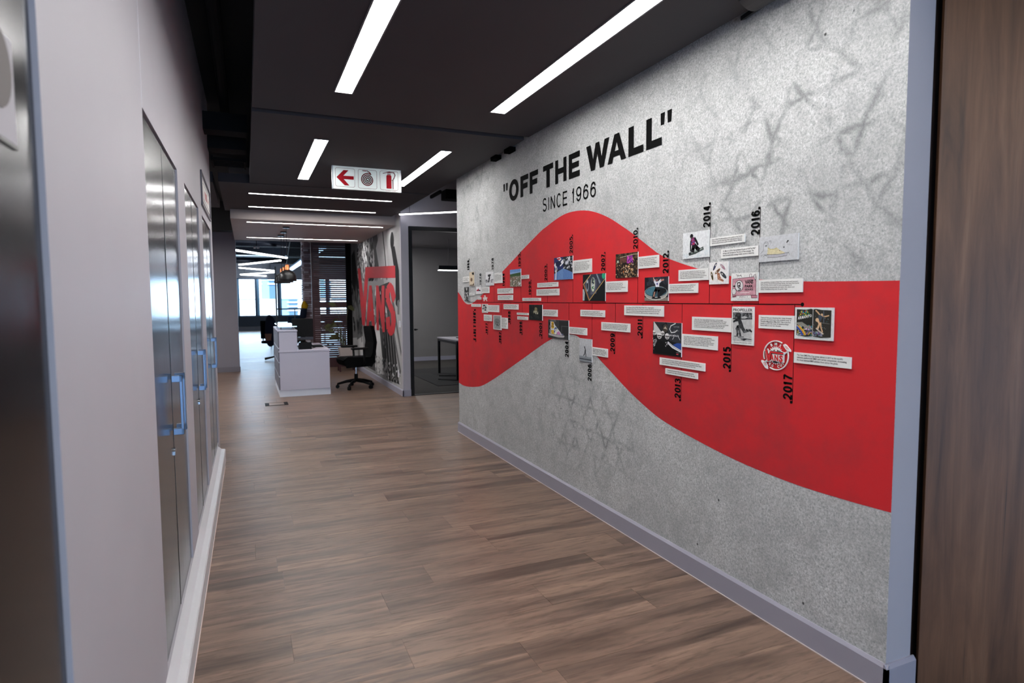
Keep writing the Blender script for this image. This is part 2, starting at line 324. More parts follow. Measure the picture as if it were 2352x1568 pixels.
# flat printed art, coordinates 0..1 right, 0..1 down
def art_mesh(layers, fn, asp=1.):
    "fn(u, v, k): v up; k = layer index"
    mb = MB(); k = 0
    def P(poly, col):
        tr = tessellate_polygon([[Vector((p[0], p[1], 0)) for p in poly]])
        mb.add([fn(p[0], 1-p[1], k) for p in poly], [tuple(t) for t in tr], None, lin(col))
    for l in layers:
        k += 1; t, col = l[0], l[1]
        if t == 'r': x0, y0, x1, y1 = l[2:6]; P([(x0, y0), (x1, y0), (x1, y1), (x0, y1)], col)
        elif t == 'p': P(l[2], col)
        elif t == 'e':
            cx, cy, rx, ry = l[2:6]; a = math.radians(l[6]) if len(l) > 6 else 0
            P([(cx+rx*math.cos(q)*math.cos(a)-ry*math.sin(q)*math.sin(a)/asp, cy+(rx*math.cos(q)*math.sin(a)+ry*math.sin(q)*math.cos(a)/asp)*asp) if a else (cx+rx*math.cos(q), cy+ry*math.sin(q)) for q in [2*math.pi*i/20 for i in range(20)]], col)
        elif t == 'l':
            w, pts = l[2], l[3]
            for (ax, ay), (bx, by) in zip(pts, pts[1:]):
                dx, dy = bx-ax, (by-ay)/asp; q = math.hypot(dx, dy) or 1; nx, ny = -dy/q*w/2, dx/q*w/2*asp; ex, ey = dx/q*w*.25, dy/q*w*.25*asp
                P([(ax+nx-ex, ay+ny-ey), (bx+nx+ex, by+ny+ey), (bx-nx+ex, by-ny+ey), (ax-nx-ex, ay-ny-ey)], col)
        elif t == 't':
            body, x0, y0, x1, y1 = l[2:7]; bd = l[7] if len(l) > 7 else .02
            put_text(mb, body, lambda u, v: fn(x0+u*(x1-x0), 1-(y1-v*(y1-y0)), k), bd, 1., lin(col))
        elif t == 's':
            n, x0, y0, x1, y1, sz, seed = l[2:9]; rn = random.Random(seed)
            for _ in range(n):
                c = rn.choice(col); x = rn.uniform(x0, x1); y = rn.uniform(y0, y1); s = sz*rn.uniform(.5, 1.4); a = rn.uniform(0, 3)
                pts = [(min(max(x+s*math.cos(a+q)*(1 if j % 2 else .6), x0), x1), min(max(y+s*asp*math.sin(a+q)*(1 if j % 2 else .6), y0), y1)) for j, q in enumerate((0, 1.4, 3.1, 4.5))]
                mb.add([fn(px, 1-py, k+rn.random()*.8) for px, py in pts], [(0, 1, 2, 3)], None, lin(c))
    return mb
# ================================================================== SETTING
HC = 2.806; XM = 2.181; XV = 2.2
fl = structure('floor', B(-3.2, 6.2, -5, 33.4, -.05, -.013), mat('subfloor', '#3b2c25', .8))
rnd = random.Random(4)
known = {0: .138, -1: .868, -2: .588, -3: .135, -4: .584, 1: .114, -5: 1.05}
rest = MB()
for k in range(-24, 128):
    y0 = 3.316+.2355*k; y1 = y0+.2355; off = known.get(k, None)
    if off is None: off = rnd.random()*1.2
    xa, xb = (-.36, 2.5) if y0 < 6.5 else ((-1.7, 3.4) if y0 < 13.5 else (-3.2, 6.2))
    if y0 < .6: xa, xb = -3.2, 6.2
    x = off-1.2*math.ceil((off-xa)/1.2)
    while x < xb:
        a, b_ = max(x, xa), min(x+1.2, xb); t = rnd.random()
        if b_-a > .02:
            g = .0005
            if 1.9 < y0 < 11.6:
                structure('plank', B(a+g, b_-g, y0+g, y1-g, -.012, 0, tone=t), M_plank, parent=fl)
            else: rest.box(a+g, b_-g, y0+g, y1-g, -.012, 0, tone=t)
        x += 1.2
tag(rest.build('planks', M_plank, fl), 'remaining planks of the wooden floor', kind='stuff')
# outer shell
structure('ceiling', B(-3.3, 6.3, -5, 33.4, 3.4, 3.5), M_void)
structure('wall_back', MB().box(-3.3, 6.3, -5.1, -5, -.05, .1).box(-3.3, -.9, -5.1, -5, .1, 2.2).box(2.7, 6.3, -5.1, -5, .1, 2.2).box(-3.3, 6.3, -5.1, -5, 2.2, 3.5), M_white)
structure('window_5', B(-.9, 2.7, -5.06, -5.04, .1, 2.2), M_glass)
structure('wall_outer_left', B(-3.3, -3.2, -5, 33.4, -.05, 3.4), M_pillar)
structure('wall_outer_right', B(6.2, 6.3, -5, 33.4, -.05, 3.4), M_pillar)
# mural wall
mw = structure('wall_right', B(XM, 2.318, 1.498, 6.575, 0, 3.4), M_white, 'pale end of the concrete-look feature wall')
def PR(px, py, x=XM): p = W(0, x, px, py); return p.y, p.z
pr_ = B(XM-.0012, XM-.0002, 1.4985, 6.575, .112, 3.2).build('mural_print', M_conc, mw)
pr_['label'] = 'grey speckled concrete-look wallpaper with faint sole-print lines'
def skirt(name, x0, y0, y1, h, side=-1, t=.015, m=M_trim):
    mb = MB(); a, b_ = x0, x0+side*t
    prof = [(a, 0), (b_, 0), (b_, h-.014), (a+side*t*.35, h), (a, h)]
    mb.prism(prof, lambda x, z: (x, y0, z), lambda x, z: (x, y1, z)); return structure(name, mb, m)
skirt('baseboard_right', XM, 1.483, 6.59, .114)
mb = MB(); mb.prism([(1.498, 0), (1.483, 0), (1.483, .1), (1.493, .114), (1.498, .114)], lambda y, z: (XM-.015, y, z), lambda y, z: (2.333, y, z)); structure('baseboard_right_end', mb, M_trim)
structure('trim_1', B(XM-.0185, XM-.015, 1.48, 6.59, 0, .004), mat('sealant', '#cfc4c4', .5), 'thin pale sealant line at the foot of the skirting')
mb = MB().box(2.322, 2.36, 1.515, 1.56, 0, 3.3).box(2.36, 4.5, 1.56, 1.6, 0, 3.3); structure('wall_right_wood', mb, mat('shaded_oak_edge', '#2e201c', .6), 'edge behind the oak panel, its shade painted dark brown')  # dark brown stands in for the shade on the panel's edge
oak = tag(B(0, 1.5, -.03, 0, .006, 3.2).build('oak_panel', M_oak, None, bev=.002), 'tall brown oak-veneer panel with dark knots at the right edge', 'panel'); oak.location = (2.356, 1.50, 0); oak.rotation_euler = (0, 0, math.radians(-42))
tag(B(2.335, 3.9, .9, 1.478, 0, .006).build('floor_mat', mat('mat_black', '#0b0d0d', .9)), 'black mat on the floor in front of the oak panel', 'mat')
# ceiling slabs
structure('ceiling_slab', B(.08, 2.146, -3, 4.608, HC, 2.9), M_ceil, 'dark ceiling panel nearest the camera')
structure('ceiling_slab', B(.08, 2.146, 4.704, 7.533, HC, 2.9), M_ceil, 'dark ceiling panel holding the two short lights and the fire sign')
structure('ceiling_slab', B(-.235, 2.146, 7.541, 9.9, HC-.004, 2.9), M_ceil, 'dark ceiling panel with two crosswise light strips')
structure('ceiling_slab', B(-1.6, -.30, 7.8, 9.9, HC+.03, 2.95), M_ceil, 'dark ceiling strip left of the shadow gap')
structure('trim_2', B(.08, 2.146, 4.60, 4.71, 2.87, 2.90), M_gap, 'dark slot between the ceiling panels')
structure('ceiling_bulkhead', B(-.165, 2.2, 9.72, 13.1, 2.668, 3.4), M_bulk, 'beige lowered ceiling over the reception desk')
structure('ceiling_bulkhead_end', B(-3.2, 6.2, 13.1, 13.5, 2.85, 3.4), M_void, 'black beam behind the beige lowered ceiling')
# left locker wall, turned by a third of a degree
LX, LR = -.320, -.0056
lw = MB()
DR = [(-.6, 1.315, 3.1), (2.49, 3.59, 2.165), (3.96, 4.99, 2.165), (5.36, 6.46, 2.16)]
yy = -.6
for a, b_, zt in DR:
    if a > yy: lw.box(-.25, 0, yy, a, 0, 3.4)
    lw.box(-.25, 0, a, b_, 0, .142); lw.box(-.25, 0, a, b_, zt, 3.4); lw.box(-.25, -.05, a, b_, .142, zt); yy = b_
lw.box(-.25, 0, yy, 6.72, 0, 3.4)
o = structure('wall_left', lw, M_white, 'light grey wall with recessed steel doors'); o.location = (LX, 0, 0); o.rotation_euler = (0, 0, LR)
o = structure('trim_3', B(0, .0012, 2.484, 2.487, 2.165, 3.4), mat('joint', '#e6e4e8', .5), 'pale joint line above the nearest door'); o.location = (LX, 0, 0); o.rotation_euler = (0, 0, LR)
lb = MB(); lb.prism([(0, 0), (.064, 0), (.064, .106), (.058, .112), (.03, .116), (0, .142)], lambda x, z: (x, -.6, z), lambda x, z: (x, 6.3, z))
o = structure('baseboard_left', lb, M_trimW, 'broad pale ledge at the foot of the door wall'); o.location = (LX, 0, 0); o.rotation_euler = (0, 0, LR)
o = structure('trim_4', B(.064, .0665, -.6, 6.05, 0, .007), mat('sealant2', '#d8c8c2', .5)); o.location = (LX, 0, 0); o.rotation_euler = (0, 0, LR)
# steel cupboards
def handle_mb(y):
    mb = MB(); w = .011
    mb.box(.030, .040, y-w, y+w, .925, 1.18); mb.box(0, .040, y-w, y+w, 1.153, 1.18); mb.box(0, .040, y-w, y+w, .925, .952); return mb
names = ['tall brushed-steel cupboard door in the left foreground, blurred', 'nearest full brushed-steel double-door cupboard in the left wall', 'middle brushed-steel double-door cupboard in the left wall', 'farthest brushed-steel double-door cupboard, under the framed fire sign']
for i, (a, b_, zt) in enumerate(DR):
    c = empty('steel_cupboard', (LX, 0, 0), LR); tag(c, names[i], 'cupboard', 'steel cupboards in the left wall' if i else None)
    B(-.05, -.034, a, b_, .142, zt).build('recess', M_blackf, c)
    rec = -.009 if i == 0 else -.008
    mid = (a+b_)/2
    B(rec-.001, rec+.0012, mid-.005, mid+.004, .148, zt-.01).build('gap_shade_strip', M_blackf, c)  # black strip draws the shaded gap between the two leaves
    for (p, q, s) in ((a+.006, mid-.002, -1), (mid+.002, b_-.006, 1)):
        d = B(rec-.018, rec, p, q, .148, zt-.01).build('door', M_steel, c)
        hy = mid+s*.055 if i else mid+s*.06
        h = handle_mb(hy).build('handle', M_handle, d, bev=.001)
        if i == 0: h.location.z = .0
    lk = MB(); lk.tube([(rec, mid-.02, .852), (rec+.008, mid-.02, .852)], .009, 12); lk.box(rec, rec+.006, mid-.024, mid-.016, .828, .845)
    if i < 3: lk.build('lock', M_chrome, c)
# notice stuck on the foreground door
n = empty('door_notice', (LX-.0085, 0, 0), LR); tag(n, 'small pale notice with a grey disc on the blurred foreground steel door', 'sign')
B(0, .002, .98, 1.205, 1.742, 1.90).build('plate', M_white, n)
d = MB(); d.tube([(.0021, 1.13, 1.845), (.0036, 1.13, 1.845)], .062, 24); d.build('disc', mat('notice_grey', '#6f6a69', .7), n)
B(0, .003, .98, 1.205, 1.735, 1.742).build('edge', M_blackf, n)

# far left pillar, reception wall, glass wall
structure('wall_far_left', B(-3.2, -.165, 14.2, 14.7, 0, 3.4), M_pillar)
structure('baseboard_far_left', B(-3.2, -.15, 14.185, 14.2, 0, .105), mat('pillar_skirting', '#68646c', .6))
structure('wall_far_right', B(XV, 2.33, 9.36, 14.6, 0, 3.4), M_white, 'narrow pale end of the skate mural wall')
skirt('baseboard_far_right', XV, 9.345, 14.5, .1)
structure('baseboard_glass_wall', B(XV-.015, 2.318, 9.345, 9.36, 0, .1), M_trim)
structure('wall_front', MB().box(2.33, 6.2, 9.36, 9.48, 2.625, 3.4).box(4.3, 6.2, 9.36, 9.48, 0, 2.625), M_white, 'grey wall over the glass office front')
gd = empty('glass_door', (2.316, 9.37, 0)); tag(gd, 'tall black-framed glass door to the dark office', 'door'); gd.name = 'glazed_office_front'
MB().box(0, .058, -.012, .06, 0, 2.62).build('frame_post', M_blackf, gd)
MB().box(.058, 1.96, -.012, .06, 2.56, 2.62).build('frame_head', M_blackf, gd)
MB().box(.058, 1.96, .0, .06, 0, .012).build('threshold', M_blackf, gd)
MB().box(.06, 1.95, .018, .026, .014, 2.555).build('pane', M_glass, gd)
MB().box(.07, .10, -.03, .0, 1.02, 1.05).box(.06, .12, -.04, -.028, 1.03, 1.045).build('handle', M_black, gd)
structure('wall_office_back', B(2.33, 6.2, 14.65, 14.75, 0, 3.4), M_office)
structure('baseboard_office', B(2.33, 6.2, 14.635, 14.65, 0, .1), M_trim)
structure('ceiling_office', B(2.33, 6.2, 9.48, 14.65, 2.75, 2.8), M_office)
structure('floor_office', B(2.335, 6.2, 9.43, 14.65, 0, .006), M_carpet, 'dark carpet of the office behind the glass')
tag(B(3.0, 5.6, 10.2, 12.9, .006, .011).build('rug', mat('rug_dark', '#141312', .95)), 'darker rug under the office table', 'rug')

# far office shell
YW = 33.2
structure('wall_window_end', MB().box(-3.2, 6.2, YW, YW+.15, 0, .70).box(-3.2, 6.2, YW, YW+.15, 2.60, 3.5), mat('far_wall_grey', '#aab2bc', .7), 'grey strip of wall over the far windows')
structure('trim_5', B(-3.2, 6.2, YW-.25, YW, .22, .70), M_sill, 'dark low casing under the far windows')
mx = [-1.9, -.45, .46, 1.50, 2.72, 3.85, 5.0, 6.1]
for i, (a, b_) in enumerate(zip(mx, mx[1:])):
    w_ = structure('window_%d' % (i+6), MB().box(a-.035, a+.05, YW-.05, YW+.1, .7, 2.6).box(a, b_, YW-.03, YW+.1, .7, .75).box(a, b_, YW-.03, YW+.1, 2.55, 2.6), M_winfr)
    structure('jamb', B(a+.05, a+.16, YW-.02, YW+.06, .75, 2.55), M_winfr2, parent=w_)
    structure('pane', B(a+.1, b_-.035, YW+.02, YW+.03, .75, 2.55), M_glass, parent=w_)
# building across the street
fb = empty('office_building', (0, 48, 0)); tag(fb, 'pale panelled building across the street seen through the far windows', 'building')
B(-14, 18, .4, 3, -6, 7).build('wall', mat('facade_wall', '#dfe8ee', .8), fb)
rr = random.Random(9)
def fac(name, x0, x1, z0, z1, m_, d=.12): B(x0, x1, .4-d, .4, z0, z1).build(name, m_, fb)
for j, (z0, z1) in enumerate(((-2.6, -.35), (-.3, 1.55), (1.62, 3.5), (3.56, 5.6))):
    x = -6.0+j*.7; q = j
    while x < 12:
        w_ = rr.choice((1.5, 2.0, 2.4)); kind = q % 3
        if kind == 2:
            fac('recess', x, x+w_*.25, z0, z1, M_faclt, .02); fac('recess', x+w_*.25, x+w_*.5, z0, z1, M_facdk, .03)
            for zz in range(3): fac('louvre', x+w_*.2, x+w_*.52, z1-.25-zz*.3, z1-.15-zz*.3, M_facade, .1)
            w_ *= .54
        else: fac('panel', x, x+w_-.03, z0, z1, M_perf if kind == 1 else M_facade)
        x += w_; q += 1

# ================================================================== LIGHTS
def recessed(x0, x1, y0, y1, z, label, group, m_=M_lamp, fr=.008, name='recessed_light', cat='light'):
    e = empty(name, ((x0+x1)/2, (y0+y1)/2, z)); tag(e, label, cat, group); a, b_, c, d = -(x1-x0)/2, (x1-x0)/2, -(y1-y0)/2, (y1-y0)/2
    MB().box(a-fr, a, c-fr, d+fr, -.005, 0).box(b_, b_+fr, c-fr, d+fr, -.005, 0).box(a, b_, c-fr, c, -.005, 0).box(a, b_, d, d+fr, -.005, 0).build('housing', M_frame, e)
    B(a, b_, c, d, -.003, -.0005).build('diffuser', m_, e); return e
G1 = 'recessed ceiling lights running along the corridor'; G2 = 'thin crosswise light strips over the reception'
recessed(.556, .659, .9, 4.067, HC, 'left long ceiling light, cut off by the top edge of the picture', G1)
recessed(1.612, 1.717, .9, 4.09, HC, 'right long ceiling light, nearer the concrete-look wall', G1)
recessed(.556, .662, 5.305, 7.085, HC, 'left short ceiling light, to the left of the fire sign', G1)
recessed(1.62, 1.715, 5.30, 7.10, HC, 'right short ceiling light, running behind the right side of the fire sign', G1)
recessed(.075, 1.815, 8.19, 8.235, HC-.004, 'nearest crosswise light strip, in the dark ceiling just past the fire sign', G2, M_led, .004)
recessed(.077, 1.821, 9.34, 9.38, HC-.004, 'second crosswise light strip, near the far edge of the dark ceiling', G2, M_led, .004)
recessed(.05, 2.07, 10.02, 10.055, 2.668, 'crosswise light strip at the front of the beige lowered ceiling', G2, M_led, .004)
recessed(.054, 2.06, 12.45, 12.485, 2.668, 'crosswise light strip at the back of the beige lowered ceiling', G2, M_led, .004)
def tube_light(p, q, label, group, r=.02, m_=M_tube, wires=True):
    e = empty('linear_light', ((p+q)/2)); tag(e, label, 'light', group); c = (p+q)/2
    d = (q-p).normalized(); s = d.cross(Vector((0, 0, 1))).normalized()*r; h = Vector((0, 0, r))
    mb = MB(); a, b_ = p-c, q-c
    mb.add([a-s-h, a+s-h, a+s+h*.2, a-s+h*.2, b_-s-h, b_+s-h, b_+s+h*.2, b_-s+h*.2], [(0, 1, 2, 3), (4, 7, 6, 5), (0, 4, 5, 1), (3, 2, 6, 7), (0, 3, 7, 4), (1, 5, 6, 2)]); mb.build('diffuser', m_, e)
    mb = MB(); mb.add([a-s+h*.2, a+s+h*.2, a+s+h, a-s+h, b_-s+h*.2, b_+s+h*.2, b_+s+h, b_-s+h], [(0, 1, 2, 3), (4, 7, 6, 5), (0, 4, 5, 1), (3, 2, 6, 7), (0, 3, 7, 4), (1, 5, 6, 2)]); mb.build('housing', M_blackf, e)
    if wires:
        mb = MB()
        for t in (.12, .88):
            w0 = a.lerp(b_, t)+h; mb.tube([w0, (w0.x, w0.y, 3.4-c.z)], .003, 5)
        mb.build('hanging_wire', M_cable, e)
a = Vector((2.19, 9.30, 2.79)); b_ = Vector((2.907, 8.734, 2.79)); tube_light(a+(a-b_)*.02, b_+(b_-a)*.5, 'slim light strip hanging at an angle in front of the glass office wall', None, .014, M_led2)
zig = [((539, 573), (658, 591), 'first'), ((550, 607), (644, 597), 'second'), ((550, 614), (630, 621), 'third'), ((553, 629.5), (630, 624.5), 'fourth'), ((554, 630), (611, 633), 'fifth')]
for (p, q, wd_) in zig:
    zz = 2.72
    tube_light(W(2, zz, *p), W(2, zz, *q), wd_+' light bar from the front in the zigzag over the far office', 'zigzag of hanging light bars over the far office', .03)
# pendants
for i, (x, y) in enumerate(((.627, 10.53), (.627, 11.28), (.615, 11.89))):
    e = empty('pendant_lamp', (x, y, 2.668)); tag(e, ('nearest', 'middle', 'farthest')[i]+' of three black dome pendant lamps with copper necks over the desk', 'lamp', 'black dome pendants over the reception desk')
    zb = -.86
    MB().lathe([(0, 0), (.055, 0), (.055, -.022), (0, -.022)], (0, 0, 0), 20).build('ceiling_plate', M_blackf, e)
    MB().tube([(0, 0, -.02), (0, 0, zb+.27)], .004, 6).build('cable', M_cable, e)
    MB().lathe([(0, .27), (.022, .268), (.033, .25), (.036, .175), (.04, .17)], (0, 0, zb), 20).build('neck', M_copper, e, True)
    MB().lathe([(.04, .18), (.075, .165), (.11, .13), (.128, .09), (.136, .03), (.138, 0), (.134, 0), (.13, .03), (.12, .09), (.10, .125), (.07, .155), (.03, .165)], (0, 0, zb), 32).build('shade', M_blackf, e, True)
    MB().lathe([(0, .018), (.125, .018), (.125, .012), (0, .012)], (0, 0, zb), 28).build('diffuser', M_glow, e)

# ================================================================== SERVICES AND CEILING DETAILS
def duct(mb, name, m_, label, cat='duct', group=None): return tag(mb.build(name, m_), label, cat, group)
duct(B(-.30, .06, 5.9, 6.1, 2.95, 3.10), 'cable_tray', M_duct, 'dark cable tray crossing the open ceiling strip, nearest of three', 'tray', 'dark trays in the open ceiling strip').scale = (1, 1, 1)
duct(B(-.29, .05, 6.5, 6.72, 2.93, 3.05), 'cable_tray', M_duct, 'dark cable tray crossing the open ceiling strip, middle of three', 'tray', 'dark trays in the open ceiling strip')
t = MB()
for k in range(5): t.box(-.28, .05, 7.05+k*.07, 7.08+k*.07, 2.93, 2.96)
t.box(-.28, -.26, 7.0, 7.4, 2.92, 2.97).box(.03, .05, 7.0, 7.4, 2.92, 2.97)
duct(t, 'ventilation_grille', M_duct, 'dark slatted grille at the far end of the open ceiling strip', 'grille')
duct(MB().tube([(-.12, -.5, 3.22), (-.12, 7.4, 3.22)], .04, 12), 'pipe', M_duct, 'dark pipe running along the open ceiling strip', 'pipe')
# black projecting fitting and curved cover at the mural's upper right
e = empty('ceiling_hatch', (2.0, 1.9, HC)); tag(e, 'open dark ceiling hatch with curved lip beside the top of the concrete-look wall', 'hatch')
mb = MB(); mb.add([(.155, .39, -.002), (.165, .37, -.002), (.02, -.9, -.002), (-.01, -.9, -.002), (.155, .39, -.022), (.165, .37, -.022), (.02, -.9, -.022), (-.01, -.9, -.022)], [(0, 1, 2, 3), (4, 7, 6, 5), (0, 4, 5, 1), (2, 6, 7, 3), (0, 3, 7, 4), (1, 5, 6, 2)]); mb.build('rail', M_blackf, e)
mb = MB(); pts = [(.03+.14*q/8, -.010-.028*math.sin(math.pi*q/8)) for q in range(9)]
mb.prism(pts+[(.17, -.003), (.03, -.003)], lambda x, z: (x, -.9, z), lambda x, z: (x, .27, z)); mb.build('cover', mat('cover_grey', '#3c393c', .45), e, True)
for i, (px, py) in enumerate(((1141, 367), (1173, 343))):
    p = W(0, XM-.03, px, py)
    tag(B(p.x-.03, p.x+.025, p.y-.05, p.y+.08, HC-.035, HC).build('ceiling_clip', M_gap), ('lower left', 'upper right')[i]+' small black notch fitting where the dark ceiling meets the concrete-look wall', 'bracket', 'black fittings along the top of the feature wall')
e = tag(MB().box(2.75, 3.5, 8.8, 9.05, 2.98, 3.12).box(2.62, 2.66, 8.7, 9.2, 3.03, 3.08).build('air_duct', M_duct, None, bev=.01), 'dark air duct in the gap above the glass office wall', 'duct')

# fire sign
SY = 6.27
def SG(px, py): p = W(1, SY, px, py); return p.x, p.z
x0, z1 = SG(764, 380); x1, z0 = SG(920, 441.5); z0 = SG(842, 437)[1]; z1 = SG(842, 385.5)[1]
e = empty('fire_sign', ((x0+x1)/2, SY, z0)); tag(e, 'white hanging sign with red arrow, hose reel and fire extinguisher symbols', 'sign')
w2, hh = (x1-x0)/2, z1-z0
B(-w2, w2, 0, .03, 0, hh).build('panel', M_sign, e)
MB().box(-w2-.008, -w2, -.003, .033, 0, hh).box(w2, w2+.008, -.003, .033, 0, hh).box(-w2, w2, -.003, .033, hh, hh+.006).build('frame', M_alu, e)
MB().tube([(-w2*.7, .015, hh), (-w2*.7, .015, HC-z0)], .004, 6).tube([(w2*.7, .015, hh), (w2*.7, .015, HC-z0)], .004, 6).build('hanger', M_alu, e)
fnS = lambda u, v, k: (-w2+u*2*w2, -.0004-k*.00025, v*hh)
aS = 2*w2/hh; R_ = '#b01824'; D_ = '#7a2a30'
def rrect(x0, y0, x1, y1, c, w=.004):
    r = .025; p = []
    for cx_, cy_, a0 in ((x1-r, y0+r*aS, -90), (x1-r, y1-r*aS, 0), (x0+r, y1-r*aS, 90), (x0+r, y0+r*aS, 180)):
        for q in range(5): an = math.radians(a0+q*22.5); p.append((cx_+r*math.cos(an), cy_+r*aS*math.sin(an)))
    return ('l', c, w, p+[p[0]])
spi = []
for q in range(101):
    th_ = 24.13*q/100; rr_ = .008+.088*q/100; spi.append((.502+rr_*math.cos(th_), .53+rr_*aS*math.sin(th_)))
lay = [rrect(.035, .09, .315, .9, D_), rrect(.365, .09, .64, .92, D_), rrect(.69, .08, .965, .92, D_),
 ('p', R_, [(.05, .5), (.155, .17), (.225, .17), (.15, .42), (.30, .42), (.30, .57), (.155, .57), (.235, .84), (.165, .84)]),
 ('l', '#8c1420', .0150, spi), ('l', '#8c1420', .0150, [spi[-1], (.535, .20), (.512, .16)]), ('l', '#8c1420', .012, [(.49, .14), (.44, .14)]), ('e', '#20404a', .43, .14, .006, .02), ('r', '#20404a', .498, .10, .504, .19),
 ('p', R_, [(.785, .30), (.80, .24), (.85, .24), (.862, .30), (.862, .86), (.785, .86)]), ('r', D_, .80, .19, .852, .225), ('p', D_, [(.79, .12), (.84, .09), (.86, .15), (.80, .165)]),
 ('l', D_, .009, [(.80, .13), (.76, .17), (.735, .19)]), ('l', D_, .012, [(.85, .12), (.90, .13), (.918, .24), (.905, .36), (.885, .46), (.885, .86)]), ('l', D_, .006, [(.862, .48), (.885, .48)]),
 ('t', '#a05060', 'SABS 1186', .77, .945, .93, .975, .02)]
tag(art_mesh(lay, fnS, aS).build('pictograms', M_art, e), 'red arrow, hose reel and extinguisher symbols')
# framed sign on the left wall
e = empty('framed_sign', (LX+.001, 0, 0), LR); tag(e, 'clear-framed sign with faint red symbols over the farthest steel cupboard', 'sign')
mb = MB(); ya, yb, za, zb = 5.32, 6.42, 2.235, 2.50
mb.box(0, .012, ya, yb, zb-.01, zb).box(0, .012, ya, yb, za, za+.01).box(0, .012, ya, ya+.014, za, zb).box(0, .012, yb-.014, yb, za, zb); mb.build('frame', M_frame, e)
B(0, .006, ya+.1, yb-.1, za+.05, zb-.05).build('panel', M_board, e)
art_mesh([rrect(.08, .12, .92, .88, '#55555a', .012), ('r', '#b3575c', .42, .3, .55, .7), ('p', '#c0474e', [(.2, .5), (.28, .3), (.28, .7)]), ('r', '#d08a8e', .62, .35, .72, .75)], lambda u, v, k: (.0062+k*.0003, ya+.1+(1-u)*.9, za+.05+v*(zb-za-.1)), 3).build('symbols', M_art, e)

# ================================================================== RECEPTION
e = empty('reception_desk', (.436, 10.1, 0)); tag(e, 'white laminate reception desk with raised counter', 'desk')
B(.0, .764, .02, 1.58, .0, .105).build('plinth', M_plinth, e)
B(.012, .756, .0, 1.6, .108, .692).build('body', M_desk, e)
B(-.002, .77, -.006, 1.61, .695, .722).build('worktop', M_desk, e, bev=.002)
B(.012, .276, .0, 1.6, .722, 1.012).build('riser', M_desk, e)
B(-.004, .284, -.006, 1.61, 1.015, 1.04).build('counter_top', M_desk, e, bev=.002)
for z0, z1 in ((.11, .305), (.33, .525), (.55, .745), (.77, 1.01)): B(-.004, .010, .01, 1.6, z0, z1).build('side_panel', M_deskside, e)
for z0 in (.312, .532, .752): B(-.003, .011, .01, 1.6, z0, z0+.010).build('light_groove', mat('groove_pale', '#cfd6e2', .3) if z0 < .32 else bpy.data.materials['groove_pale'], e)
gs = empty('glass_shelf', (.47, 10.2, 1.04)); tag(gs, 'glass shelf on four short metal posts on the raised counter', 'shelf')
for x, y in ((.02, .08), (.21, .08), (.02, 1.3), (.21, 1.3)): MB().tube([(x, y, 0), (x, y, .045)], .008, 10).build('post', M_chrome, gs)
B(-.02, .25, .0, 1.45, .045, .055).build('pane', mat('shelf_glass', '#a9c4d6', .04, metal=.85), gs)
mo = empty('monitor', (.86, 10.9, .722)); tag(mo, 'black computer monitor seen from behind on the reception desk', 'monitor'); mo.rotation_euler = (0, 0, -.15)
mb = MB(); mb.box(-.17, .17, 0, .035, .16, .47); mb.build('screen_housing', M_black, mo, bev=.008)
B(-.17, .17, -.004, 0, .115, .158).build('lower_edge', mat('monitor_grey', '#33333a', .4), mo)
B(-.04, .04, .03, .06, .01, .25).build('stand_neck', M_black, mo); B(-.12, .12, -.04, .12, 0, .012).build('stand_foot', M_black, mo)
ph = empty('desk_phone', (.86, 10.33, .722)); tag(ph, 'black desk telephone at the front of the reception desk', 'telephone')
mb = MB(); mb.prism([(0, 0), (.19, 0), (.19, .02), (.02, .11), (0, .11)], lambda y, z: (-.11, y-.09+.0, z), lambda y, z: (.08, y-.09, z)); mb.build('body', M_black, ph, bev=.004)
MB().tube([(-.13, -.07, .12), (-.10, -.06, .145), (-.02, -.02, .12), (.03, .03, .085), (.09, .06, .05)], [.02, .022, .014, .02, .022], 10).build('handset', M_black, ph, True)
MB().tube([(.09, .05, .04), (.14, .0, .02), (.08, -.07, .012), (.0, -.09, .01)], .006, 6).build('cord', M_black, ph)
kb = MB().box(.99, 1.16, 10.62, 10.95, .722, .738)
for q in range(5):
    for r_ in range(9): kb.box(1.0+q*.031, 1.025+q*.031, 10.635+r_*.034, 10.662+r_*.034, .738, .744)
tag(kb.build('keyboard', M_black), 'black keyboard lying on the reception desk under the monitor', 'keyboard')
# office chair
ch = empty('office_chair', (1.69, 10.66, 0), math.radians(8)); tag(ch, 'black high-back office chair with armrests on castors by the skate mural', 'chair')
for k in range(5):
    a = math.radians(72*k+15); c_, s_ = math.cos(a), math.sin(a); mb = MB()
    mb.tube([(.03*c_, .03*s_, .13), (.16*c_, .16*s_, .115), (.31*c_, .31*s_, .075)], [.032, .026, .018], 8); lg = mb.build('base_leg', M_black, ch, True)
    mb = MB(); mb.tube([(.31*c_-.022*s_, .31*s_+.022*c_, .032), (.31*c_+.022*s_, .31*s_-.022*c_, .032)], .032, 14); mb.tube([(.31*c_, .31*s_, .03), (.31*c_, .31*s_, .08)], .012, 8); mb.build('castor', M_black, lg)
MB().tube([(0, 0, .11), (0, 0, .24)], .03, 14).build('column_sleeve', M_black, ch); MB().tube([(0, 0, .22), (0, 0, .40)], .014, 12).build('gas_column', M_chrome, ch)
MB().box(-.12, .13, -.09, .09, .37, .42).build('mechanism', M_black, ch, bev=.01)
def pad(name, mb, m_, p, lv=2):
    o = mb.build(name, m_, p, True); b2 = o.modifiers.new('b', 'BEVEL'); b2.width = .03; b2.segments = 3; return o
mb = MB(); mb.prism([(-.27, .45), (-.22, .39), (.20, .385), (.25, .45), (.23, .53), (-.20, .535), (-.27, .51)], lambda x, z: (x, -.24, z), lambda x, z: (x, .24, z)); mb.build('seat', M_fab, ch, bev=.02)
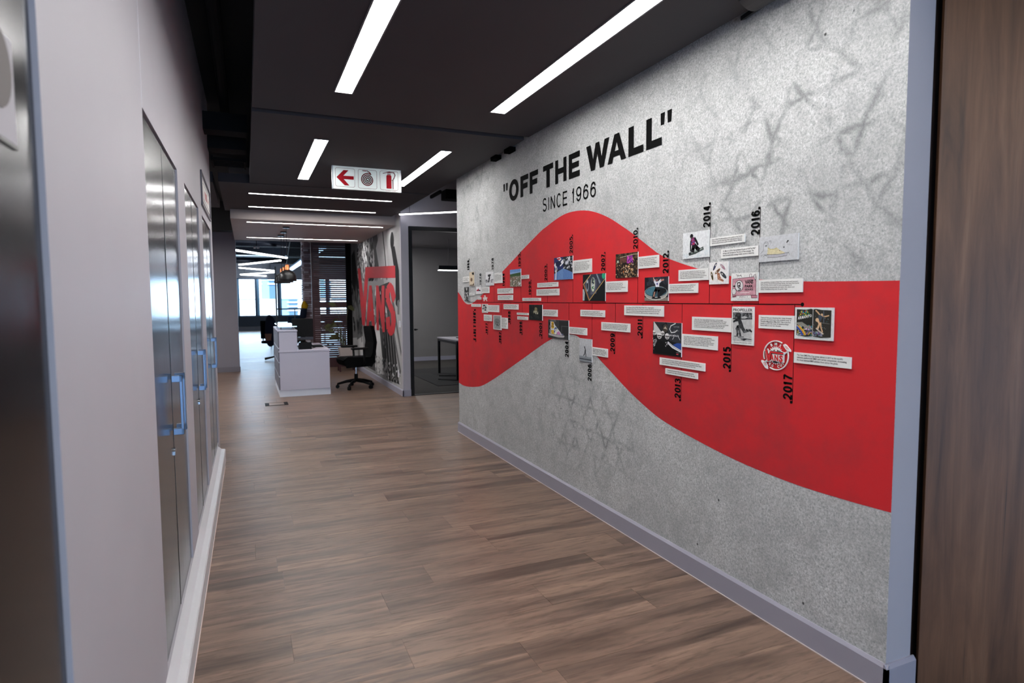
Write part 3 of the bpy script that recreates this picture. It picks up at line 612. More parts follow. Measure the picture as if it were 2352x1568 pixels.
prof = [(.20, .44), (.26, .46), (.275, .60), (.30, .78), (.275, .95), (.25, 1.045), (.21, 1.05), (.215, .95), (.24, .78), (.215, .60), (.19, .50)]
mb = MB()
for (ya, yb, ins) in ((-.22, .22, 0),): mb.prism(prof, lambda x, z: (x, ya, z), lambda x, z: (x, yb, z))
mb.build('backrest', M_fab, ch, bev=.025)
MB().tube([(.10, 0, .40), (.27, 0, .41), (.315, 0, .52), (.31, 0, .66)], .022, 8).build('back_support', M_black, ch, True)
for s in (-1, 1):
    ar = MB().tube([(.05, s*.24, .41), (.06, s*.29, .44), (.05, s*.30, .68)], .02, 8).build('armrest', M_black, ch, True)
    mb = MB(); mb.box(-.16, .12, s*.30-.045, s*.30+.045, .675, .71); mb.build('arm_pad', M_black, ar, bev=.012)
# slatted screen
e = empty('slatted_screen', (1.335, 14.2, 0)); tag(e, 'dark red slatted wooden screen between the reception and the far office', 'screen')
MB().box(0, .05, -.02, .04, 0, 2.85).build('post', M_screw, e); MB().box(.74, .86, -.02, .04, 0, 2.85).build('post', mat('screen_dark', '#080606', .8, spec=.1), e)
B(.05, .74, -.01, .03, 2.70, 2.85).build('rail', M_screw, e); B(.05, .74, -.01, .03, 1.33, 1.46).build('rail', M_screw, e); B(.05, .74, -.01, .03, 0, .22).build('rail', M_screw, e)
slat = None; z = .24
while z < 2.69:
    if not 1.30 < z < 1.45:
        if slat is None: slat = B(.05, .74, -.012, .012, 0, .033).build('slat', M_screw, e); o = slat
        else: o = slat.copy(); COL.objects.link(o)
        o.location = (0, 0, z)
    z += .0462
# brick pillar
e = empty('brick_pillar', (1.30, 15.6, 0)); tag(e, 'narrow pillar clad in rough grey-brown bricks left of the slatted screen', 'pillar')
B(.02, .35, .02, .5, 0, 3.04).build('core', mat('mortar', '#2d2728', .9), e); rn = random.Random(3)
for k in range(58):
    z = .02+k*.052; o_ = .5*(k % 2)
    cuts = [0, .11, .36] if k % 2 else [0, .22, .36]
    for a, b_ in zip(cuts, cuts[1:]): B(a+.004, b_-.004, -.01-rn.random()*.014, .05, z, z+.043, tone=rn.random()).build('brick', M_brick, e)
    cuts = [0.02, .26, .5] if k % 2 else [.02, .14, .38, .5]
    for a, b_ in zip(cuts, cuts[1:]): B(-.012-rn.random()*.014, .03, a+.004+.03, b_-.004, z, z+.043, tone=rn.random()).build('brick', M_brick, e)
# planter with a plant by the screen
e = empty('potted_plant', (1.88, 13.3, 0)); tag(e, 'dim leafy plant in a pale square pot on a dark stand before the slatted screen', 'plant')
MB().box(-.14, .22, -.16, .16, .27, .31).box(-.13, -.10, -.15, -.12, 0, .27).box(.18, .21, -.15, -.12, 0, .27).box(-.13, -.10, .12, .15, 0, .27).box(.18, .21, .12, .15, 0, .27).build('stand', M_screw, e)
mb = MB(); mb.add([(x*s, y*s, z) for z, s in ((.31, .8), (.52, 1.)) for x, y in ((-.12, -.12), (.20, -.12), (.20, .12), (-.12, .12))], [(0, 1, 2, 3), (0, 4, 5, 1), (1, 5, 6, 2), (2, 6, 7, 3), (3, 7, 4, 0), (4, 7, 6, 5)]); mb.build('pot', M_pot, e)
rn = random.Random(12); st = MB()
for k in range(15):
    h_ = rn.uniform(.15, .95); a = rn.uniform(0, 6.28); r_ = rn.uniform(.03, .26); tip = Vector((-.10+r_*math.cos(a), .6*r_*math.sin(a), .50+h_)); st.tube([(0, 0, .5), (tip.x*.5, tip.y*.5, .5+h_*.6), tip], .004, 5)
    d = Vector((math.cos(a)-.2, math.sin(a)*.5, rn.uniform(-.5, .6))).normalized(); sd = d.cross(Vector((0, 1, .2))).normalized(); ln = rn.uniform(.10, .19); w_ = ln*.27; mb = MB()
    cps = [tip+d*ln*t for t in (0, .3, .7, 1)]; mb.add([cps[0], cps[1]+sd*w_, cps[1]-sd*w_, cps[2]+sd*w_*.8+Vector((0, 0, -.01)), cps[2]-sd*w_*.8+Vector((0, 0, -.01)), cps[3]+Vector((0, 0, -.03)), cps[1]+Vector((0, 0, -.008)), cps[2]+Vector((0, 0, -.015))],
       [(0, 1, 6), (0, 6, 2), (1, 3, 7, 6), (6, 7, 4, 2), (3, 5, 7), (7, 5, 4)]); mb.build('leaf', M_leaf, e)
st.build('stems', M_leaf, e)
# switch and socket on the skate mural wall, floor box
for (a, b_, c, d), lb_, nm in (((9.46, 9.53, 1.07, 1.17), 'white light switch beside the red S of the skate mural', 'light_switch'), ((9.62, 9.69, .27, .38), 'white wall socket low on the skate mural wall', 'wall_socket')):
    q = empty(nm, (XV, (a+b_)/2, c)); tag(q, lb_, nm.split('_')[1]); h_ = d-c
    B(-.012, -.002, -.04, .04, 0, h_).build('plate', M_sw, q, bev=.002); B(-.016, -.012, -.016, .016, h_*.3, h_*.7).build('rocker', M_sw, q)
pts = [W(2, 0, *p) for p in ((611, 925.5), (656, 923.5), (660, 931.5), (615, 934))]
fb_ = empty('floor_box', (.36, 9.47, 0)); tag(fb_, 'flat floor socket box with black ends and wood-filled lid', 'floor box')
MB().box(-.155, -.10, -.13, .13, 0, .004).box(.10, .155, -.13, .13, 0, .004).build('end_flap', M_black, fb_)
MB().box(-.10, .10, -.13, -.118, 0, .004).box(-.10, .10, .118, .13, 0, .004).build('rim', M_black, fb_)
B(-.10, .10, -.118, .118, 0, .003, tone=.9).build('lid', M_plank, fb_)
# office behind the glass
e = empty('office_table', (4.27, 11.4, .011)); tag(e, 'pale-topped table with black square legs behind the glass', 'table')
B(-.74, .74, -.62, .62, .705, .73).build('table_top', M_table, e)
MB().box(-.73, .73, -.61, -.57, .655, .705).box(-.73, .73, .57, .61, .655, .705).box(-.73, -.69, -.57, .57, .655, .705).box(.69, .73, -.57, .57, .655, .705).build('frame', M_blackf, e)
for sx in (-1, 1):
    for sy in (-1, 1): B(sx*.71-.022, sx*.71+.022, sy*.59-.022, sy*.59+.022, 0, .655).build('leg', M_blackf, e)
tag(B(3.78, 4.1, 11.3, 11.55, .737, .755).build('laptop', M_black, None, bev=.003), 'closed black laptop on the table behind the glass', 'laptop')
tag(MB().box(4.0, 4.3, 11.75, 12.0, .011, .20).box(4.05, 4.2, 11.7, 11.75, .05, .26).build('cable_box', M_black, None, bev=.01), 'black box of cables on the rug under the table', 'box')
tag(MB().tube([(4.0, 11.7, .02), (3.7, 11.3, .02), (3.4, 11.5, .02), (3.25, 11.0, .02), (3.6, 10.6, .02), (3.4, 10.3, .02), (3.9, 10.25, .02), (4.3, 10.5, .02)], .009, 6).build('cable', M_cable), 'black cable looping over the office rug', 'cable')
e = empty('pendant_light', (3.75, 12.2, 2.1)); tag(e, 'small black pendant light hanging in the office behind the glass', 'light')
B(-.12, .5, -.05, .05, 0, .09).build('housing', M_blackf, e); B(-.11, .49, -.045, .045, -.008, 0).build('diffuser', M_led, e); MB().tube([(.1, 0, .09), (.1, 0, .65)], .003, 5).build('cable', M_cable, e)

# ================================================================== FAR OFFICE
def desk_far(x, y, w, d, h, label):
    e = empty('work_table', (x, y, 0)); tag(e, label, 'table', 'work tables in the far office')
    B(-w/2, w/2, -d/2, d/2, h-.03, h).build('table_top', M_desk, e)
    for sx in (-1, 1):
        for sy in (-1, 1): B(sx*(w/2-.04)-.02, sx*(w/2-.04)+.02, sy*(d/2-.04)-.02, sy*(d/2-.04)+.02, 0, h-.03).build('leg', M_blackf, e)
desk_far(1.66, 17.0, 1.5, .9, .76, 'nearest work table beyond the reception, papers on it')
desk_far(1.9, 22.5, 2.4, 1.4, .74, 'work table by the far windows')
for k, (x, y, z) in enumerate(((1.15, 16.9, .76), (1.55, 17.1, .76), (1.95, 16.9, .76))):
    tag(B(x-.13, x+.13, y-.1, y+.1, z, z+.012+.006*k).build('paper_stack', M_board), ('left', 'middle', 'right')[k]+' stack of papers on the nearest work table', 'papers', 'paper stacks on the nearest work table')
def far_chair(x, y, rz, label, m_=M_fab):
    e = empty('task_chair', (x, y, 0), rz); tag(e, label, 'chair', 'task chairs in the far office')
    B(-.22, .22, -.22, .22, .43, .50).build('seat', m_, e, bev=.02); B(-.21, .21, .20, .25, .55, 1.0).build('backrest', m_, e, bev=.02); MB().tube([(0, 0, .08), (0, 0, .43)], .02, 8).build('column', M_chrome, e)
    for k in range(5):
        a = 1.2566*k; MB().tube([(0, 0, .09), (.28*math.cos(a), .28*math.sin(a), .04)], .018, 6).build('leg', M_black, e)
    for s in (-1, 1): MB().tube([(s*.24, .1, .5), (s*.25, .1, .68), (s*.25, -.12, .68)], .015, 6).build('armrest', M_black, e)
    return e
far_chair(.62, 16.55, 2.5, 'task chair with a dark coat hung over it, left of the nearest work table')
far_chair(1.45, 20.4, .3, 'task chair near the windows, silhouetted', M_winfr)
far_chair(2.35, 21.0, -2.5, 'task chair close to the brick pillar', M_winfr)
p = W(1, 16.3, 628, 750)
mb = MB(); mb.add([(-.10, -.05, .62), (.12, -.05, .58), (.30, .02, 0), (.10, -.06, -.52), (-.10, -.05, -.45), (-.14, -.02, 0), (-.07, .08, .62), (.10, .08, .58), (.26, .12, 0), (.08, .08, -.52), (-.08, .08, -.45), (-.12, .1, 0)],
   [(0, 1, 2, 5), (5, 2, 3, 4), (6, 11, 8, 7), (11, 10, 9, 8), (0, 6, 7, 1), (1, 7, 8, 2), (2, 8, 9, 3), (3, 9, 10, 4), (4, 10, 11, 5), (5, 11, 6, 0)])
o = mb.build('coat', M_coat, None, True); o.location = (.50, 16.1, .72); o.scale = (.95, 1, .78); o.modifiers.new('s', 'SUBSURF').levels = 2; o.modifiers['s'].render_levels = 2; tag(o, 'navy coat draped over the chair left of the nearest work table', 'coat')
mb = MB(); mb.prism([(-.12, .0), (.12, .0), (.14, .30), (-.14, .30)], lambda x, z: (x, -.05, z), lambda x, z: (x, .05, z)); o = mb.build('tan_bag', M_tan, None, bev=.02); o.location = (.47, 15.95, .54); o.scale = (.5, .8, .5); tag(o, 'tan bag hanging below the navy coat', 'bag')
# thin black partition frame
p = W(1, 15.0, 637, 757); q = W(1, 15.0, 634, 612); r_ = W(1, 15.0, 694, 709)
e = empty('partition_frame', (p.x, 15.0, 0)); tag(e, 'thin black metal partition frame behind the reception counter', 'partition')
B(-.02, .012, -.015, .015, 0, q.z).build('post', M_blackf, e); B(.012, r_.x-p.x, -.01, .01, r_.z-.015, r_.z+.015).build('rail', M_blackf, e)
B(.38, .40, -.01, .01, 0, r_.z-.015).build('post', M_blackf, e)
# jacket in front of the pillar
p = W(1, 15.5, 700, 703)
mb = MB(); mb.tube([(p.x-.02, 15.5, p.z+.12), (p.x, 15.5, p.z+.02), (p.x-.02, 15.5, p.z-.06)], [.03, .085, .07], 10); o = mb.build('jacket', M_yel, None, True); tag(o, 'yellow and dark jacket hanging against the brick pillar', 'jacket')
MB().tube([(p.x-.02, 15.5, p.z-.05), (p.x-.05, 15.5, p.z-.25), (p.x-.16, 15.5, p.z-.38)], [.075, .08, .05], 10).build('lower_part', M_coat, o, True)
# ducts, beams and trays in the far ceiling
def fd(mb, m_, lb_, nm='air_duct', cat='duct', g='ducts over the far office'): tag(mb.build(nm, m_), lb_, cat, g)
M_d2 = soft('blue_black_duct', '#262b36', '#3a4252', .35, 3, metal=.4)
fd(B(-3, 6, 15.6, 16.3, 3.05, 3.3), M_d2, 'widest dark duct crossing the far ceiling, nearest the beam')
fd(MB().tube([(-3, 18.2, 3.1), (6, 18.2, 3.1)], .14, 16), M_d2, 'round dark duct crossing the far ceiling in its middle')
fd(B(-3, 6, 21.5, 21.9, 2.95, 3.2), M_d2, 'square dark duct crossing the far ceiling behind the round one')
fd(MB().tube([(-3, 26, 3.05), (6, 26, 3.05)], .12, 12), M_d2, 'last dark duct crossing the far ceiling before the windows')
t = MB()
for k in range(26): t.box(1.0+.035*k*.6, 1.5+.035*k*.6, 15.3+k*.42, 15.34+k*.42, 2.93, 2.95)
t.tube([(1.0, 15.3, 2.94), (1.52, 26.0, 2.94)], .015, 5); t.tube([(1.5, 15.3, 2.94), (2.03, 26.0, 2.94)], .015, 5)
fd(t, M_duct, 'dark ladder-like cable tray running towards the windows', 'cable_tray', 'tray', None)
fd(B(1.75, 2.0, 17, 30, 2.86, 2.92), mat('duct_pale_blue', '#5f8fb5', .3, .5), 'pale blue duct running beside the cable tray', 'air_duct', 'duct', None)  # pale blue base colour
p = W(1, 14.6, 589, 568)
e = empty('security_camera', (p.x, 14.6, p.z)); tag(e, 'small twin-lens camera under the black beam', 'camera'); MB().tube([(0, 0, .03), (0, 0, 3.4-p.z)], .008, 6).build('bracket', M_black, e)
for s in (-1, 1): MB().lathe([(0, -.03), (.025, -.02), (.03, 0), (.02, .03), (0, .035)], (s*.035, 0, 0), 12).build('lens_head', M_sw, e, True)
e = tag(MB().lathe([(0, 0), (.16, 0), (.16, .05), (.01, .05), (.01, .68), (0, .68)], (2.45, 27, 2.72), 24).build('round_light', M_tube), 'round white ceiling light near the brick pillar in the far office', 'light')
# ================================================================== MURAL ON THE FEATURE WALL
def wfn(k): return lambda a, b_: (XM-.0012-k*.0008, a, b_)
def smooth(pts, n=6):
    out = []
    for i in range(len(pts)-1):
        p0, p1, p2, p3 = pts[max(i-1, 0)], pts[i], pts[i+1], pts[min(i+2, len(pts)-1)]
        for j in range(n):
            t = j/n; out.append(tuple(.5*(2*p1[a]+(p2[a]-p0[a])*t+(2*p0[a]-5*p1[a]+4*p2[a]-p3[a])*t*t+(3*p1[a]-p0[a]-3*p2[a]+p3[a])*t**3) for a in (0, 1)))
    return out+[pts[-1]]
top = [(1053, 670.6), (1059, 679.8), (1064, 689), (1068, 694.5), (1073, 698), (1080, 698.6), (1087, 695), (1095.5, 688), (1106, 678.4), (1125, 658), (1153.7, 624.5), (1176.8, 600), (1200, 574.5), (1240, 533.5), (1255.5, 520.5), (1282.8, 500), (1306, 488.5), (1333.8, 483.4), (1362, 485.6), (1395.5, 498), (1427.7, 518), (1453.6, 536.3), (1500, 572.6), (1512.9, 582), (1537.8, 594.5), (1602.8, 616.4), (1673.7, 632.9), (1740.6, 641.2), (1845, 646), (1980, 645.2), (2068.5, 644)]
bot = [(1055.5, 879), (1064, 884.5), (1075, 887.5), (1090, 888.2), (1107, 885.5), (1130, 873), (1159, 853.5), (1200, 824.5), (1240, 795.6), (1266.5, 778.5), (1284, 770), (1298, 767.2), (1310, 767.5), (1322.9, 770), (1333, 776.5), (1350, 791), (1372.6, 819.3), (1410, 860), (1447.4, 900), (1490, 939.5), (1528, 968.5), (1600, 1010), (1700, 1060.5), (1820, 1109), (1940, 1147), (2048.5, 1177)]
T_ = smooth([PR(*p) for p in top]); B_ = smooth([PR(*p) for p in bot]); T_[0] = (6.575, T_[0][1]); B_[0] = (6.575, B_[0][1]); T_[-1] = (1.4985, T_[-1][1]); B_[-1] = (1.4985, B_[-1][1])
mb = MB(); NS = 260
def at_(c, y):
    for (a, za), (b_, zb) in zip(c, c[1:]):
        if a >= y >= b_ and a > b_: return za+(zb-za)*(a-y)/(a-b_)
    return c[-1][1] if y < c[-1][0] else c[0][1]
vs = []
for i in range(NS+1):
    y = 6.575+(1.4985-6.575)*i/NS; vs += [(XM-.002, y, at_(B_, y)), (XM-.002, y, at_(T_, y))]
mb.add(vs, [(2*i, 2*i+1, 2*i+3, 2*i+2) for i in range(NS)])
mb.build('red_band', M_red, mw)['label'] = 'broad wavy red band printed across the concrete-look wall'
# headline letters, built from strokes
def quad(l, r): return l, r
HZ1 = sum(PR(x, y)[1] for x, y in ((1196, 405.6), (1486, 274.8), (1460, 289)))/3
HZ0 = sum(PR(x, y)[1] for x, y in ((1196, 453.8), (1485.5, 346), (1446, 360.5)))/3
def ycol(px, py): return PR(px, py)[0]
kw = lambda c: (1100+c*.21259)
def letter(name, polys, yl, yr, z0, z1, mtl=M_ink):
    mb = MB()
    for poly in polys:
        tr = tessellate_polygon([[Vector((a, b_, 0)) for a, b_ in lp] for lp in (poly if isinstance(poly[0], list) else [poly])])
        flat = [q for lp in (poly if isinstance(poly[0], list) else [poly]) for q in lp]
        mb.add([(XM-.0032, yl+(yr-yl)*a, z0+(z1-z0)*b_) for a, b_ in flat], [tuple(t) for t in tr])
    return mb.build(name, mtl, mw)
ring = lambda rx, ry, s=1: [(.5+rx*math.cos(s*2*math.pi*i/40), .5+ry*math.sin(s*2*math.pi*i/40)) for i in range(40)]
F_ = [[(0, 0), (.34, 0), (.34, .37), (.9, .37), (.9, .62), (.34, .62), (.34, .76), (1, .76), (1, 1), (0, 1)]]
L_ = [[(0, 0), (1, 0), (1, .25), (.36, .25), (.36, 1), (0, 1)]]
LET = [('"', 268, 315, 940), ('O', 330, 433, 965), ('F', 452, 537, 940), ('F', 552, 643, 890), ('T', 697, 806, 820), ('H', 828, 950, 760), ('E', 975, 1093, 700), ('W', 1163, 1412, 590), ('A', 1395, 1595, 540), ('L', 1620, 1782, 460), ('L', 1812, 1980, 400), ('"', 1968, 2090, 190)]
SH = {'O': [[ring(.5, .53), ring(.225, .29)]], 'F': F_, 'L': L_, 'T': [[(0, .76), (.33, .76), (.33, 0), (.67, 0), (.67, .76), (1, .76), (1, 1), (0, 1)]],
 'H': [[(0, 0), (.27, 0), (.27, .38), (.73, .38), (.73, 0), (1, 0), (1, 1), (.73, 1), (.73, .62), (.27, .62), (.27, 1), (0, 1)]],
 'E': [[(0, 0), (1, 0), (1, .235), (.31, .235), (.31, .385), (.93, .385), (.93, .615), (.31, .615), (.31, .765), (1, .765), (1, 1), (0, 1)]],
 'W': [[(0, 1), (.20, 1), (.315, .42), (.42, 1), (.58, 1), (.685, .42), (.80, 1), (1, 1), (.78, 0), (.61, 0), (.5, .56), (.39, 0), (.22, 0)]],
 'A': [[(0, 0), (.26, 0), (.33, .20), (.67, .20), (.74, 0), (1, 0), (.63, 1), (.37, 1)], ] , '"': [[(.02, .62), (.32, .62), (.38, 1), (0, 1)], [(.64, .62), (.94, .62), (1, 1), (.6, 1)]]}
SH['A'] = [[[(0, 0), (.26, 0), (.33, .20), (.67, .20), (.74, 0), (1, 0), (.63, 1), (.37, 1)], [(.40, .40), (.5, .70), (.60, .40)]]]
for ch_, a, b_, cy in LET:
    py = 230+cy*.21259; letter('headline_letter', SH[ch_], ycol(kw(a), py), ycol(kw(b_), py), HZ0, HZ1)
mb = MB(); yl, zt = PR(1246.7, 452); yr, _ = PR(1370, 440); z1 = PR(1311, 432)[1]; z0 = PR(1281, 479)[1]
z1 = (PR(1293, 442)[1]+PR(1357, 417.5)[1])/2; z0 = (PR(1294, 474)[1]+PR(1357, 454)[1])/2
stroke_text(mb, 'SINCE 1966', lambda u, v: (XM-.0032, yl-u, z0+v), yl-yr, z1-z0, .13, .60, .15); mb.build('subtitle_lettering', M_ink, mw)
# years, reading upwards
YR = [('1966.', 1074, 1079.2, 594.4, 619.7, 0), ('1976', 1102.2, 1106.4, 627, 653.8, 0), ('1978', 1129.9, 1134.7, 591.6, 618.9, 0), ('1984', 1154.8, 1160.5, 627, 656.6, 0), ('1995.', 1191.2, 1197, 579, 612, 0), ('1998.', 1215, 1221.4, 642.7, 677, 0), ('2003.', 1251.4, 1258, 606, 644.6, 0), ('2005.', 1309, 1316.7, 539, 581.6, 0), ('2007.', 1381.8, 1391.3, 579.3, 621.8, 0), ('2010.', 1455.4, 1466.3, 523.4, 571.7, 0), ('2012.', 1523.4, 1537.2, 576, 627.8, 0), ('2014.', 1616.3, 1633.1, 465.7, 520.8, 0), ('2016.', 1726.3, 1747, 475.8, 539, 0),
 (".EARLY 1970's", 1087.8, 1094.5, 709.2, 783.8, 0), ('.1977', 1116, 1121.3, 741.8, 767.6, 1), ('.1982', 1146.8, 1152.5, 762.8, 789.2, 1), ('.1988', 1167.8, 1174, 714.6, 743.7, 1), ('.1996', 1194, 1200.7, 738, 768.5, 1), ('.2001', 1239.4, 1246.6, 741.8, 777, 1), ('2004', 1298.7, 1307.3, 783.9, 821, 1), ('2006', 1350.7, 1359.9, 836.7, 876, 1), ('.2009', 1402.8, 1413.6, 765.7, 811.9, 1), ('.2011', 1465.2, 1477, 732.7, 776.2, 1), ('.2013', 1550.6, 1565, 870, 920.5, 1), ('.2015', 1661.8, 1680, 796.4, 853.2, 1), ('.2017', 1799.8, 1821.6, 860.4, 925.5, 1)]
TLZ = PR(1500, 696.6)[1]; lines = []
for s_, l, r, t, b_, low in YR:
    my = (t+b_)/2; y0, zt = PR(r, t); zb = PR(r, b_)[1]; y1 = PR(l, my)[0]; y0 = PR(r-.6, my)[0]
    mb = MB(); stroke_text(mb, s_, lambda u, v: (XM-.0034, y0+v, zb+u), zt-zb, y1-y0, .185, .80, .12); mb.build('year_numeral', M_ink, mw)
    if s_ != ".EARLY 1970's":
        yl_ = PR(r, my)[0]; lines.append((yl_, min(TLZ, zb) if low else TLZ, TLZ if low else zt))
y0 = PR(1074, 695)[0]; y1 = PR(1844, 698)[0]
B(XM-.0029, XM-.0021, y1, y0, TLZ-.0022, TLZ+.0022).build('timeline_bar', M_line, mw)
mb = MB(); mb.tube([(XM-.0031, y1, TLZ), (XM-.0021, y1, TLZ)], .0085, 20); mb.build('timeline_end_dot', M_ink, mw)
for y, za, zb in lines: B(XM-.0028, XM-.0022, y-.0013, y+.0013, za, zb).build('timeline_branch', M_line, mw)

